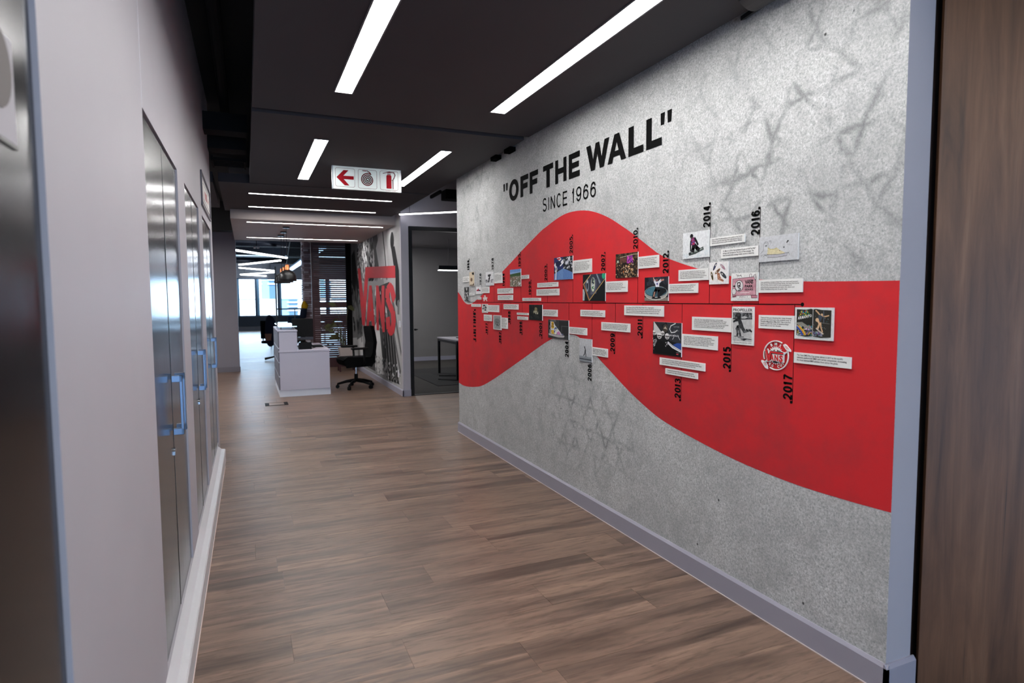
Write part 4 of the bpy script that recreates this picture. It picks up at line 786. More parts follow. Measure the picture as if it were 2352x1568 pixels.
# white text boards
def wrap(t, n):
    w = t.split(); best = None; lo = len(t)//n
    for lim in range(lo, lo+60):
        out = ['']
        for q in w:
            if out[-1] and len(out[-1])+1+len(q) > lim: out.append(q)
            else: out[-1] = (out[-1]+' '+q).strip()
        if len(out) <= n: return out
    return out
def board(px0, py0, px1, py1):
    y0, z1 = PR(px0, py0, XM-.008); y1, z0 = PR(px1, py1, XM-.008); return y0, y1, z0, z1
GP = 'white caption boards along the timeline'
CAP = [
 (1063.3, 636, 1078.3, 647, 4, "Paul Van Doren and partners open the first store on 704 East Broadway, Anaheim.", 'tiny white caption board left of the sepia print under 1966'),
 (1078.3, 672.9, 1090.3, 678.2, 2, "The Van Doren Rubber Company is born.", 'tiny white caption board right of the black-and-white crowd print'),
 (1106.6, 660.4, 1123.8, 672.5, 4, "The skate shoe with the padded collar is designed by the riders and becomes the choice of a generation.", 'small white caption board right of the little red shoe print'),
 (1096.8, 682, 1105.4, 687.8, 2, "The first skate logo.", 'tiny white caption board left of the small white scribble logo'),
 (1135.3, 627.5, 1153.5, 649.3, 8, "The Sk8-Hi is introduced as style 38 and showcases the now iconic side stripe on a high top silhouette and protects the ankles of riders in the pools and the parks.", 'tall white caption board beside the snow-white 1978 print'),
 (1142.4, 662.7, 1178.1, 673.8, 3, "Vans slip-ons gain worldwide attention when they appear in the youth film Fast Times at Ridgemont High.", 'white caption board halfway between the festival crowd print and the timeline'),
 (1143.3, 677.7, 1177.8, 688.8, 3, "Vans is a dominant shoe company of the decade and opens many more of its own stores across the state.", 'white caption board below the festival crowd print, just above the timeline'),
 (1196.9, 632.3, 1214.5, 639.4, 2, "Vans Warped Tour takes to the road.", 'small white caption board right of the festival crowd print'),
 (1200.1, 684, 1241.8, 691, 2, "Vans opens the 46,000 square foot skatepark in Orange County and the Triple Crown begins.", 'long low white caption board just above the timeline under 1998'),
 (1234.2, 650, 1281.5, 658, 2, "Vans launches an all new premium line of footwear and sets out to tell the story of its classic styles.", 'thin white caption board below left of the blue ramp print'),
 (1232.3, 664.3, 1284, 678, 4, "The Vault line is introduced with new and original styles and materials, made with designers, artists and friends of the company from around the world and sold in select stores only.", 'thicker white caption board left of the tilted display-case print'),
 (1316.7, 598.4, 1358.8, 624.3, 7, "The checkerboard is back and better than ever and the slip-on is seen on feet everywhere, in the streets and on the ramps. The Downtown Showdown begins in Hollywood, skaters compete on obstacles designed and built by four different teams and the winners take home the prize.", 'white caption board right of the blue ramp print under 2005'),
 (1390.9, 646.7, 1440.7, 669.8, 5, "Vans launches the first ever customs shop and collaborates with the artists of the decade. The Syndicate and the Vault line feature Jason Dill, Neckface, Max Schaaf, Wes Humpston, Gabe Morford, Tony Alva, Bad Brains and Mister Cartoon.", 'white caption board right of the tilted display-case print under 2007'),
 (1465.6, 589.9, 1512.9, 613.3, 5, "The company opens the House of Vans event space in Brooklyn, New York, and hosts concerts by the bands, artists and skaters of the scene, drawing The Roots, Damian Marley, Turbonegro, Three Kings and many more.", 'white caption board right of the concert print under 2010'),
 (1558.8, 620.2, 1627.7, 642.5, 5, "Vans teams up with a galaxy far, far away for an out of this world collection featuring artwork from the original Star Wars trilogy. By combining the heritage prints and iconic Star Wars characters, both old and new generations of fans pay a unique capsule of footwear and apparel.", 'white caption board touching the slope of the red band, left of the many-shoes print'),
 (1535.8, 652.1, 1602.4, 672.2, 4, "Vans introduces the first advanced cupsole, the WAFFLECUP technology, which combines the best of both worlds, the support and durability of a cupsole and the superior boardfeel and grip of the traditional Vans vulcanized shoe.", 'white caption board right of the skateboard bowl print under 2012'),
 (1631.6, 547, 1710.6, 555.8, 3, "Iouri 'iPod' Podladtchikov wins gold at the Sochi Olympic games wearing Vans snowboard boots, dethroning previous gold medalist Shaun White.", 'white caption board right of the snowboarder print under 2014'),
 (1656.4, 572.5, 1741.6, 586.4, 3, 'On March 16, 2016, Vans celebrates 50 years of "Off The Wall" heritage with the launch of The Story of Vans campaign. The historical multi-media campaign breaks records in viewership.', 'white caption board left of the yellow shoe drawing under 2016'),
 (1742.5, 642.9, 1843, 670.6, 5, "Vans establishes skateboarding's first ever men's and women's Park Terrain World Championship Series, the Vans Park Series. The Vans Park Series seeks to grow participation of skateboarding internationally and inspire the culture and values of skateboarding onto the global stage.", 'large white caption board right of the pink poster'),
 (1082.7, 697.8, 1104.1, 704.5, 2, "The side stripe is drawn and now skateboarders everywhere want it.", 'small white caption board at the left start of the timeline, under it'),
 (1120, 700.2, 1146.2, 716.9, 5, "The #36, the Old Skool debuts with the now famous Vans sidestripe. The first shoe to incorporate leather panels for more durability, it starts as a random doodle by the founder, the jazz stripe.", 'white caption board right of the pair-of-shoes print under the timeline'),
 (1111.2, 722, 1129.4, 737.6, 5, "Vans #98, the Classic Slip-On, is introduced and with the help of riders and racers becomes all the rage in Southern California.", 'small squarish white caption board above the 1977 numeral'),
 (1151.4, 728.8, 1165.9, 755.2, 9, "Vans gains national attention when the slip-on is worn by a young actor in the film of that summer. Everyone wants the checkerboard shoes and the stores in California are selling out of every pair in every size in a week.", 'narrow upright white caption board right of the grey brush print'),
 (1156.7, 698.1, 1190.2, 710.8, 3, "Paul Van Doren and partners sell the Vans company to a banking firm of the east coast for a large sum.", 'white caption board above the 1988 numeral, under the timeline'),
 (1187.3, 717.5, 1213.5, 723.6, 1, "The first signature snowboard boots.", 'upper of two low white caption boards left of the black 2001 print'),
 (1188.3, 726.1, 1212.2, 734.9, 2, "Vans opens the first women's line of sneakers.", 'lower of two low white caption boards left of the black 2001 print'),
 (1246.6, 710.2, 1280.1, 727, 4, "Dogtown and Z-Boys the documentary tells the story of the kids who changed the world of skateboarding. The film wins awards at Sundance and is an audience favorite.", 'white caption board right of the black 2001 print'),
 (1333.3, 711, 1388.9, 728.4, 3, "Vans launches the surf line and a signature Sixty Six Series of boardshorts and sponsors the world's best surfers and the Triple Crown of Surfing opens to a new audience.", 'white caption board midway under the timeline, straddling the 2006 branch line'),
 (1307.5, 750.2, 1347.8, 770, 4, "Vans customs is launched on vans.com, where fans design and order their own Slip-Ons, Old Skools and Sk8-Hi shoes in any of hundreds of thousands of combinations.", 'white caption board right of the multicoloured high-top print'),
 (1381.3, 739.2, 1446.8, 763.3, 4, "Vans Girls is introduced. The US Open of Surfing and the House of Vans Pop-Up open and Vans sponsors the sport's greatest athletes. The Warped Tour marks its fifteenth year on the road and brings the music, the bands, the art and the fans together at every stop.", 'white caption board above the 2009 numeral'),
 (1360.2, 796.6, 1395.5, 821, 4, "Vans joins the opening of the biggest halfpipe in the world and the first ever Vans Cup at Tahoe and Hawaiian Pro at Haleiwa.", 'white caption board right of the grey handstand print'),
 (1434, 701, 1524, 727, 4, "Vans releases its first surf film, Get N Classic, Vol. 1, featuring the Gudauskas brothers, Dane, Pat and Tanner, and other friends from the Vans surf team. Vans continues its long standing partnership with the world's best in the handmade Stacks of waves and the celebrated series is narrated by the riders.", 'longest white caption board above the 2011 numeral'),
 (1566.3, 766.3, 1647.5, 804.5, 6, "Vans collaborates with rock band Metallica. Each Metallica member, James Hetfield, Lars Ulrich, Kirk Hammett and Robert Trujillo, designs his own shoe and collaborates with Vans athletes including Pat Moore, Steve Caballero, Nathan Fletcher and Tony Trujillo for a special Off The Wall TV series further defining what it means to be part of the Vans family.", 'white caption board right of the black-and-white band print'),
 (1515.3, 820.3, 1618.9, 852.9, 3, "Vans teams up with Disney for a Fall 2013 collection featuring some of the most beloved Disney characters such as Mickey Mouse, Winnie the Pooh and Donald Duck on Vans' classic shoes, bringing back designs from the 1980's that had been long from Vans' lines.", 'upper of two long white caption boards under the black-and-white band print'),
 (1528.4, 845.2, 1602, 870.8, 2, "Professional skateboarder Elijah Berle goes pro and Vans and the Crockett Pro shoe debut, the first signature pro model of the rider.", 'lower of two long white caption boards under the black-and-white band print'),
 (1589.8, 727, 1679.6, 763, 6, "In May 2015, Vans makes skateboarding history with the highly anticipated launch of PROPELLER: A Vans Skateboarding Video, Vans' first ever skateboarding film. This momentous occasion saw valuable international exposure to the Vans Pro Skate Team and even more global recognition for Vans' storied legacy in skateboarding. PROPELLER becomes one of the fastest selling skate films to ever hit iTunes.", 'white caption board left of the PROPELLER poster'),
 (1743, 722.9, 1824.3, 757.7, 5, "Talented Vans pro skateboarder, Lizzie Armanto turns pro and Lizzie earns the coveted cover of Thrasher Magazine in May 2017. She is the first female to grace the cover of skateboarding's famed bible in over two decades.", 'white caption board left of the open magazine print'),
 (1823.9, 808.2, 1954.3, 847, 3, "The Vans BMX Pro Cup series debuts in 2017 as the world's definitive platform for BMX park terrain competition, showcasing the most talented BMX athletes from across the globe.", 'rightmost white caption board, long, beside the round white emblem')]
for px0, py0, px1, py1, n, txt, lb_ in CAP:
    y0, y1, z0, z1 = board(px0, py0, px1, py1); e = empty('caption_board', (XM-.0035, (y0+y1)/2, z0)); tag(e, lb_, 'sign', GP)
    w_, h_ = y0-y1, z1-z0; B(-.0055, 0, -w_/2, w_/2, 0, h_).build('board', M_board, e)
    ls = wrap(txt, n); mg = min(.022, w_*.06); body = '\n'.join(ls); _, _, bb = glyphs(body, .012, 1.)
    th = h_*(.56 if n == 1 else .68) if n < 9 else h_*.86; tw = w_-2.1*mg; cw = tw
    y_l = w_/2-mg; zt = h_*(.86 if n < 9 else .94)
    mb = MB(); put_text(mb, body, lambda u, v: (-.0059, y_l-u*cw, zt-(1-v)*th), .012); mb.build('lettering', M_inkt, e)

# photo prints
K = '#151517'; Wt = '#e9e9e8'; G3 = '#8c8c8c'
crowd = ['#1d1713', '#3b2c22', '#6b4d33', '#9c7a55', '#c9a987', '#2a2320', '#14100f', '#4a4038']
def person(cx, cy, s, c1, c2, c3='#c8a088', lean=0):
    return [('l', c2, s*.16, [(cx-s*.02, cy), (cx-s*.12, cy+s*.35), (cx-s*.1, cy+s*.65)]), ('l', c2, s*.16, [(cx+s*.02, cy), (cx+s*.14, cy+s*.3), (cx+s*.12, cy+s*.62)]),
            ('p', c1, [(cx-s*.14+lean, cy-s*.42), (cx+s*.14+lean, cy-s*.42), (cx+s*.1, cy+s*.04), (cx-s*.1, cy+s*.04)]), ('e', c3, cx+lean, cy-s*.55, s*.08, s*.10)]
def shoe(cx, cy, s, a, up, sole='#e6e2da'):
    return [('e', sole, cx, cy, s, s*.42, a), ('e', up, cx, cy, s*.88, s*.33, a), ('e', '#d8d4cc', cx-math.cos(math.radians(a))*s*.4, cy-math.sin(math.radians(a))*s*.4, s*.22, s*.14, a)]
PIC = []
def pic(b, lb_, lay, asp=1.): PIC.append((b, lb_, lay, asp))
pic((1078.3, 625, 1090, 655.7), 'small sepia portrait print right under the 1966 numeral', [('r', '#cdbda4', 0, 0, 1, 1), ('r', '#dccbb0', .06, .04, .94, .96), ('p', '#2c2620', [(.5, .05), (.92, .05), (.92, .2), (.7, .24), (.55, .16)]), ('e', '#9c8064', .42, .56, .22, .14), ('e', '#7a604c', .44, .56, .12, .09), ('r', '#41362b', .06, .92, .94, .96), ('p', '#4c4034', [(.75, .9), (.92, .78), (.92, .94)])])
pic((1066.8, 659.5, 1077.9, 691.6), 'small black-and-white crowd print left of the first branch line', [('r', '#3a3a3a', 0, 0, 1, 1), ('p', '#b8b8b8', [(.3, .02), (.7, .02), (.62, .22), (.38, .24)]), ('s', ['#111111', '#e0e0e0', '#8a8a8a', '#454545'], 90, 0, .35, 1, 1, .10, 3), ('s', ['#101010', '#303030'], 20, 0, 0, 1, .35, .12, 4)])
pic((1093.6, 658.5, 1105.4, 674.8), 'tiny white print of a red and blue shoe under 1976', [('r', '#e9e9ea', 0, 0, 1, 1), ('p', '#b3263f', [(.1, .42), (.32, .4), (.45, .22), (.58, .4), (.6, .58), (.12, .58)]), ('p', '#252a4a', [(.55, .4), (.75, .42), (.9, .52), (.88, .6), (.55, .58)]), ('r', '#2c2c36', .1, .57, .88, .61), ('r', '#b5b5ba', .15, .8, .8, .82)])
pic((1116, 625, 1134, 655), 'white print of a jumping rider above scrub under 1978', [('r', '#e3e4e6', 0, 0, 1, 1), ('l', '#2b2b2d', .09, [(.3, .25), (.5, .32), (.62, .22)]), ('l', '#222224', .12, [(.45, .3), (.5, .48), (.38, .56)]), ('e', '#3a3a3c', .46, .22, .08, .05), ('s', ['#303034', '#6a6a6e', '#9a9aa0', '#dcdce0'], 60, 0, .55, 1, .8, .08, 5), ('r', '#d5d8dc', 0, .82, 1, 1)])
pic((1171.6, 619.7, 1196.5, 657.2), 'outdoor festival crowd print with blue sky under 1995', [('r', '#7c7c6a', 0, 0, 1, 1), ('r', '#6e9bd6', 0, 0, 1, .26), ('r', '#8fb3df', 0, .16, 1, .26), ('p', '#3c5c34', [(0, .27), (.4, .24), (1, .2), (1, .42), (.5, .4), (0, .46)]), ('s', ['#8f8a7c', '#c8c2b6', '#4c4a40', '#a06a5a', '#dedad2', '#5a6a48', '#7d5d50'], 260, 0, .4, 1, 1, .035, 6), ('s', ['#e8e8ea'], 5, .7, .75, 1, .95, .06, 7)])
pic((1273, 592.5, 1315.5, 640.4), 'blue skate-ramp print with a rider under 2005', [('r', '#26282f', 0, 0, 1, 1), ('p', '#5f83bd', [(0, .72), (.3, .6), (.5, .5), (.75, .6), (1, .72), (1, 1), (0, 1)]), ('p', '#6d90c6', [(.5, .5), (.52, 1), (.2, 1), (.22, .62)]), ('p', '#2b356b', [(0, 0), (.5, .0), (.5, .5), (.25, .55), (0, .6)]), ('l', '#e4e6ec', .09, [(.05, .3), (.14, .5), (.1, .62)]), ('l', '#f0f0f4', .1, [(.35, .32), (.5, .2)]), ('p', '#1a2144', [(.1, .2), (.35, .15), (.42, .3), (.25, .42), (.1, .36)]), ('p', '#efe6e6', [(.15, .02), (.34, .0), (.42, .1), (.3, .17)]), ('e', '#d23238', .27, .07, .09, .035), ('s', ['#e8e8ea', '#9098a8', '#1a1c22', '#1a1c22', '#c8c8cc'], 90, .52, .02, 1, .55, .03, 8), ('l', '#dfe2ea', .08, [(.85, .05), (.78, .2), (.66, .3)]), ('l', '#dfe4ee', .06, [(.12, .6), (.1, .95)]), ('r', '#c9d2e4', .06, .92, .14, .99)], .9)
pic((1339.1, 631, 1390.4, 691.2), 'print of boards in a tilted wooden display case under 2007', [('r', '#141719', 0, 0, 1, 1), ('p', '#3a3e4e', [(.03, .37), (.36, 0), (.97, 0), (1, .2), (.31, .97)]), ('p', '#5c6070', [(.36, .2), (.62, .2), (.62, .72), (.36, .76)]), ('l', '#c9a672', .028, [(.03, .37), (.36, .02)]), ('l', '#a5724a', .05, [(.05, .38), (.30, .97)]), ('l', '#b99a62', .028, [(.31, .97), (1, .2)]), ('e', '#97a3ad', .215, .42, .065, .23), ('e', '#2c3340', .215, .40, .045, .17), ('e', '#c8ccd0', .215, .28, .03, .05), ('e', '#d9e6c0', .47, .38, .085, .27), ('e', '#3a4248', .47, .36, .06, .24), ('e', '#3f7a50', .47, .48, .04, .1), ('s', ['#e8eef0', '#9fb0a0', '#3f7a50'], 24, .42, .15, .53, .6, .03, 9), ('l', '#8a96a2', .06, [(.64, 0), (.72, .2), (.78, .33)]), ('e', '#2fa67e', .93, .09, .07, .11), ('p', '#b9bfc4', [(0, .55), (.06, .55), (.1, .7), (.08, .98), (0, .98)])], .85)
pic((1414.7, 584.1, 1465, 635.8), 'dark concert-crowd print with a pink stage light under 2010', [('r', '#201813', 0, 0, 1, 1), ('s', ['#2b2119', '#4e3d2a', '#3a3a28', '#5c4a34'], 60, 0, 0, 1, .25, .07, 10), ('l', '#cfc0a0', .012, [(.2, .16), (.5, .12), (.8, .08), (1, .09)]), ('r', '#6a4238', .2, .18, .5, .38), ('s', crowd, 330, 0, .32, 1, 1, .03, 11), ('s', ['#b43cb0', '#8a2a9a', '#e05ac0', '#5a2a80'], 60, .52, .12, .8, .42, .04, 12), ('r', '#b7c2b0', .06, .27, .15, .37), ('l', '#e0c060', .015, [(.78, .2), (.84, .33)]), ('s', ['#e0b070', '#f0d8b8', '#d87830'], 30, .3, .45, .85, .8, .025, 13)], 1)
pic((1481.3, 637.4, 1534.9, 690.8), 'night print of a skateboarder in a round bowl under 2012', [('r', '#191b22', 0, 0, 1, 1), ('s', ['#23262e', '#2f333d', '#3d3a46'], 30, 0, 0, 1, .35, .1, 14), ('r', '#8b8078', 0, .85, 1, 1), ('e', '#c9c6bf', .49, .67, .5, .30), ('e', '#a9a7a2', .49, .65, .485, .28), ('e', '#3f5b66', .49, .61, .465, .22), ('p', '#4e7d8c', [(.06, .55), (.3, .42), (.5, .40), (.5, .80), (.25, .78), (.08, .68)]), ('p', '#15191e', [(.62, .44), (.9, .5), (.93, .62), (.7, .8), (.58, .8)]), ('l', '#1d1c22', .11, [(.52, .42), (.5, .55), (.42, .7), (.4, .86)]), ('l', '#1d1c22', .10, [(.57, .42), (.62, .58), (.62, .84)]), ('l', '#b98a78', .05, [(.44, .64), (.41, .8)]), ('p', '#e9e9f2', [(.44, .2), (.64, .18), (.63, .42), (.49, .42)]), ('l', '#e4e4ee', .07, [(.46, .23), (.43, .14)]), ('l', '#c98f80', .04, [(.42, .15), (.39, .03)]), ('l', '#e4e4ee', .07, [(.62, .22), (.70, .15)]), ('l', '#c98f80', .035, [(.7, .15), (.82, .13)]), ('e', '#8a5a5a', .53, .13, .05, .05), ('e', '#5a5a9a', .55, .29, .035, .045), ('l', '#0c0c0e', .03, [(.33, .88), (.5, .9), (.7, .87)])], .95)
pic((1569.3, 536.4, 1628.6, 589.4), 'white print of a snowboarder in black and magenta under 2014', [('r', '#e4e7e9', 0, 0, 1, 1), ('s', ['#dde3e6', '#e6eaec', '#d6dfe3'], 40, 0, .7, 1, 1, .07, 15), ('l', '#4a5452', .085, [(.27, .83), (.5, .78), (.78, .66)]), ('l', '#9aa29c', .03, [(.34, .79), (.6, .72), (.75, .66)]), ('e', '#2a2e30', .29, .82, .055, .05), ('l', '#141418', .115, [(.42, .52), (.41, .64), (.40, .74)]), ('l', '#141418', .11, [(.47, .52), (.55, .62), (.63, .70)]), ('p', '#7b2b5c', [(.31, .24), (.45, .19), (.5, .38), (.46, .5), (.34, .5), (.31, .4)]), ('s', ['#c03a50', '#8a6ab8', '#b04a80', '#6a5aa8'], 26, .33, .25, .48, .48, .03, 16), ('l', '#17171b', .05, [(.32, .34), (.31, .52), (.32, .72)]), ('l', '#17171b', .06, [(.47, .24), (.54, .38), (.59, .5)]), ('e', '#17181c', .345, .15, .062, .085), ('e', '#5a4a44', .345, .22, .03, .035)], 1)
pic((1630, 603, 1672.7, 651.5), 'white print of six scattered skate shoes', [('r', '#eceaea', 0, 0, 1, 1)]+shoe(.30, .20, .19, 122, '#363b58')+shoe(.72, .24, .18, 38, '#b08a98', '#c8ccd2')+shoe(.45, .42, .17, -35, '#6b4a3a', '#c9b48a')+shoe(.16, .62, .18, 72, '#4a4436', '#c9b890')+shoe(.76, .60, .20, 38, '#43474e', '#2b2d30')+[('p', '#a8705a', [(.42, .48), (.56, .50), (.60, .68), (.80, .86), (.72, .9), (.46, .78)]), ('l', '#efe6da', .04, [(.45, .80), (.74, .92)]), ('s', ['#d8b08a', '#7a3a3a', '#e8d8c8'], 12, .44, .5, .7, .82, .03, 18)], .95)
pic((1744.8, 545.1, 1832.9, 595.4), 'pale grey print of a yellow shoe line drawing under 2016', [('r', '#c9cbcf', 0, 0, 1, 1), ('p', '#d9cfa8', [(.24, .47), (.30, .53), (.40, .53), (.48, .49), (.55, .58), (.68, .70), (.66, .74), (.22, .72)]), ('l', '#b8ad5e', .012, [(.24, .46), (.30, .52), (.40, .53), (.47, .49)]), ('p', '#b9b8c2', [(.21, .73), (.5, .76), (.74, .72), (.76, .78), (.70, .84), (.24, .85)]), ('l', '#4e4e4c', .008, [(.21, .72), (.5, .755), (.78, .70)]), ('l', '#55554f', .008, [(.23, .84), (.5, .855), (.74, .82)]), ('l', '#5f6066', .007, [(.05, .66), (.12, .54), (.12, .3), (.17, .2), (.23, .22), (.25, .34)]), ('l', '#5f6066', .006, [(.15, .3), (.18, .24), (.22, .3), (.21, .36)]), ('e', '#77797e', .19, .37, .03, .03), ('l', '#85878c', .006, [(.25, .2), (.30, .2), (.31, .3), (.28, .38)]), ('l', '#85878c', .006, [(.28, .18), (.33, .2), (.34, .3)]), ('l', '#85878c', .006, [(.26, .36), (.27, .48)]), ('l', '#151515', .024, [(.725, .32), (.745, .26), (.765, .27)]), ('e', '#151515', .655, .49, .014, .03), ('e', '#3a3230', .55, .61, .014, .014), ('l', '#8a8c90', .005, [(.74, .4), (.85, .43)]), ('l', '#77787c', .006, [(.72, .76), (.78, .72), (.80, .8)]), ('s', ['#77797e'], 22, .06, .68, .25, .8, .012, 19), ('s', ['#77797e'], 10, .75, .8, .9, .83, .006, 20)], 1.6)
pic((1680.4, 628, 1740.3, 690.7), 'white and pink poster reading VANS PARK SERIES at the top of the red band', [('r', '#e8e8e6', 0, 0, 1, 1), ('p', '#5a4048', [(.05, .2), (.94, .14), (.95, .80), (.05, .83)]), ('p', '#cf9aa6', [(.065, .215), (.925, .16), (.935, .785), (.065, .815)]), ('s', ['#c78f9c', '#d9aab4'], 50, .08, .24, .92, .78, .05, 21), ('e', '#262226', .31, .46, .165, .205), ('e', '#e4e2e2', .31, .46, .148, .187), ('l', '#262226', .028, [(.25, .5), (.25, .35), (.34, .34), (.36, .40), (.33, .45), (.28, .45)]), ('l', '#262226', .028, [(.37, .47), (.30, .48), (.29, .53), (.36, .55), (.36, .61), (.28, .62)]),
 ('t', '#262226', 'VANS', .53, .27, .84, .40, .05), ('t', '#262226', 'PARK', .53, .43, .84, .53, .05), ('t', '#262226', 'SERIES', .53, .56, .84, .63, .03), ('r', '#262226', .62, .255, .84, .275), ('l', '#3a3034', .012, [(.2, .05), (.28, .10), (.38, .08)]), ('l', '#3a3034', .012, [(.28, .06), (.24, .15)]), ('l', '#3a3034', .012, [(.36, .06), (.42, .16)]), ('e', '#55474c', .74, .11, .05, .07), ('e', '#e8e6e6', .74, .11, .035, .055), ('p', '#55474c', [(.84, .1), (.92, .06), (.95, .22), (.9, .3)]), ('p', '#e8e6e6', [(.86, .11), (.91, .08), (.93, .22), (.9, .26)]),
 ('e', '#2c2628', .13, .47, .05, .03), ('e', '#55474c', .12, .66, .09, .12), ('e', '#e4e2e2', .12, .66, .075, .105), ('p', '#8b5560', [(.03, .86), (.2, .78), (.22, .86), (.1, .88)]), ('p', '#8b5560', [(.76, .80), (1, .80), (1, .90), (.78, .90)]), ('p', '#c98a98', [(.79, .82), (1, .82), (1, .88), (.80, .88)]), ('e', '#d7a6b2', .88, .70, .03, .1), ('l', '#f0dfe2', .02, [(.36, .71), (.7, .70)]), ('s', ['#8b6a72', '#5a4a50'], 10, .26, .84, .65, .88, .02, 22), ('t', '#3a3a3a', 'vansparkseries.com', .25, .925, .73, .955, .01)], .95)
pic((1215.6, 699.3, 1245.7, 736), 'black print with a glowing title under 2001', [('r', '#121413', 0, 0, 1, 1), ('s', ['#1d1f1c', '#262822'], 25, .1, .05, .9, .9, .1, 23), ('p', '#8a7e5c', [(.44, .2), (.5, .16), (.62, .2), (.64, .42), (.42, .42)]), ('r', '#b9b69a', .34, .40, .60, .54), ('r', '#cfcdb4', .5, .44, .70, .6), ('r', '#3a3728', .46, .42, .5, .6), ('l', '#3c3b30', .02, [(.44, .02), (.46, .2)]), ('s', ['#e0ddc4', '#5c583f'], 14, .36, .4, .7, .6, .04, 24)])
pic((1259.4, 733, 1306.3, 780.3), 'print of a multicoloured high-top shoe beside the 2004 branch', [('r', '#3d3f40', 0, 0, 1, 1), ('r', '#2a2c2d', .55, .05, 1, .8), ('r', '#4e5252', .66, .30, .98, .34), ('r', '#4e5252', .66, .3, .69, .66), ('r', '#606464', .12, .0, .4, .12), ('p', '#15171c', [(.04, .12), (.14, .1), (.16, .75), (.05, .75)]), ('p', '#e4e4e4', [(.10, .1), (.28, .12), (.36, .30), (.60, .62), (.70, .78), (.08, .76)]), ('l', '#15171c', .03, [(.13, .12), (.10, .25), (.14, .38), (.10, .5), (.14, .62), (.11, .75)]), ('p', '#d6a928', [(.17, .12), (.28, .13), (.30, .46), (.17, .5)]), ('p', '#e0b23a', [(.16, .58), (.29, .55), (.31, .78), (.17, .78)]), ('l', '#6b5520', .015, [(.17, .24), (.3, .24)]), ('l', '#6b5520', .015, [(.17, .36), (.3, .36)]), ('s', ['#4a5fae', '#cfe0a8', '#7fa08a', '#f0f0f0'], 30, .30, .4, .46, .78, .035, 25), ('p', '#d58cc4', [(.45, .66), (.55, .6), (.62, .72), (.58, .79), (.44, .79)]), ('s', ['#36417e', '#e0e0e8'], 12, .62, .70, .76, .79, .025, 26), ('p', '#a9a7a8', [(.02, .76), (.8, .80), (.82, .86), (.76, .93), (.5, .94), (.04, .86)]), ('l', '#c9c6c8', .02, [(.05, .82), (.4, .87), (.8, .85)])], .95)
pic((1331.2, 776.2, 1359.4, 832.9), 'tall grey print of a small figure in a handstand beside the 2006 branch', [('r', '#bfc3c8', 0, 0, 1, 1), ('r', '#c9ccd0', 0, 0, 1, .3), ('r', '#8e959b', 0, .76, 1, 1), ('r', '#4a5057', 0, .87, 1, .92), ('r', '#a3aab0', 0, .76, 1, .79), ('l', '#26282c', .06, [(.44, .36), (.48, .44), (.5, .54)]), ('l', '#26282c', .09, [(.49, .52), (.48, .60)]), ('l', '#26282c', .05, [(.47, .60), (.42, .68), (.36, .74)]), ('l', '#26282c', .05, [(.50, .60), (.54, .70), (.55, .77)]), ('e', '#2a2c30', .45, .345, .03, .014)], .55)
pic((1500.7, 738.4, 1565, 820), 'black-and-white print of four men in sunglasses beside a shoe', [('r', '#17181a', 0, 0, 1, 1), ('p', '#cfd0d0', [(.02, 0), (.42, 0), (.30, .35), (.02, .42)]), ('p', '#2c2d31', [(.04, 0), (.42, 0), (.62, .22), (.34, .34)]), ('p', '#35373d', [(.5, 0), (1, 0), (1, .62), (.6, .55)]), ('p', '#1d1e22', [(.3, .08), (.44, .04), (.55, .18), (.52, .30), (.4, .30)]), ('e', '#4a423a', .45, .18, .09, .12), ('p', '#b8aa98', [(.38, .2), (.45, .12), (.52, .22), (.45, .20)]), ('l', '#dfe0e2', .022, [(.80, .02), (.64, .10), (.60, .2), (.66, .3), (.78, .28), (.86, .22)]), ('t', '#9a9ca0', 'LEATHER', .74, .1, .93, .14, 0), ('t', '#8a8c90', 'SHOES', .74, .22, .92, .25, 0)]
 +[q for cx, cy, s in ((.04, .34, .08), (.24, .42, .11), (.36, .34, .08), (.52, .42, .10)) for q in (('e', '#c9c8c6', cx, cy, s*.8, s*.95), ('e', '#efeeec', cx-.01, cy-s*.4, s*.6, s*.4), ('r', '#101012', cx-s*.65, cy-s*.15, cx+s*.65, cy+s*.12), ('e', '#3a3a3c', cx, cy+s*.55, s*.3, s*.14))]
 +[('p', '#0f1012', [(.08, .62), (.3, .58), (.55, .66), (.85, .86), (.86, .96), (.1, .95)]), ('p', '#8d8e90', [(.02, .6), (.12, .52), (.16, .58), (.04, .8)]), ('s', ['#d0d0d0', '#101010'], 18, .0, .5, .1, .95, .02, 27), ('s', ['#c8c8c8', '#2a2a2a'], 10, .46, .6, .54, .74, .02, 28), ('t', '#e6e6e8', 'VANS X METALLICA', .58, .36, .92, .41, .02), ('l', '#e6e6e8', .012, [(.76, .42), (.71, .50)]), ('l', '#e6e6e8', .012, [(.90, .40), (.96, .50)]), ('p', '#2e4f9e', [(.72, .66), (.86, .60), (1, .60), (1, .80), (.86, .74)]), ('p', '#e6e7ea', [(.55, .57), (.72, .68), (1, .80), (1, .87), (.7, .76), (.54, .64)]), ('l', '#2a2c33', .008, [(.58, .62), (.78, .74), (1, .83)]), ('t', '#c7c8cc', 'VANS', .83, .87, .94, .89, 0), ('e', '#d85060', .88, .93, .04, .018)], .82)
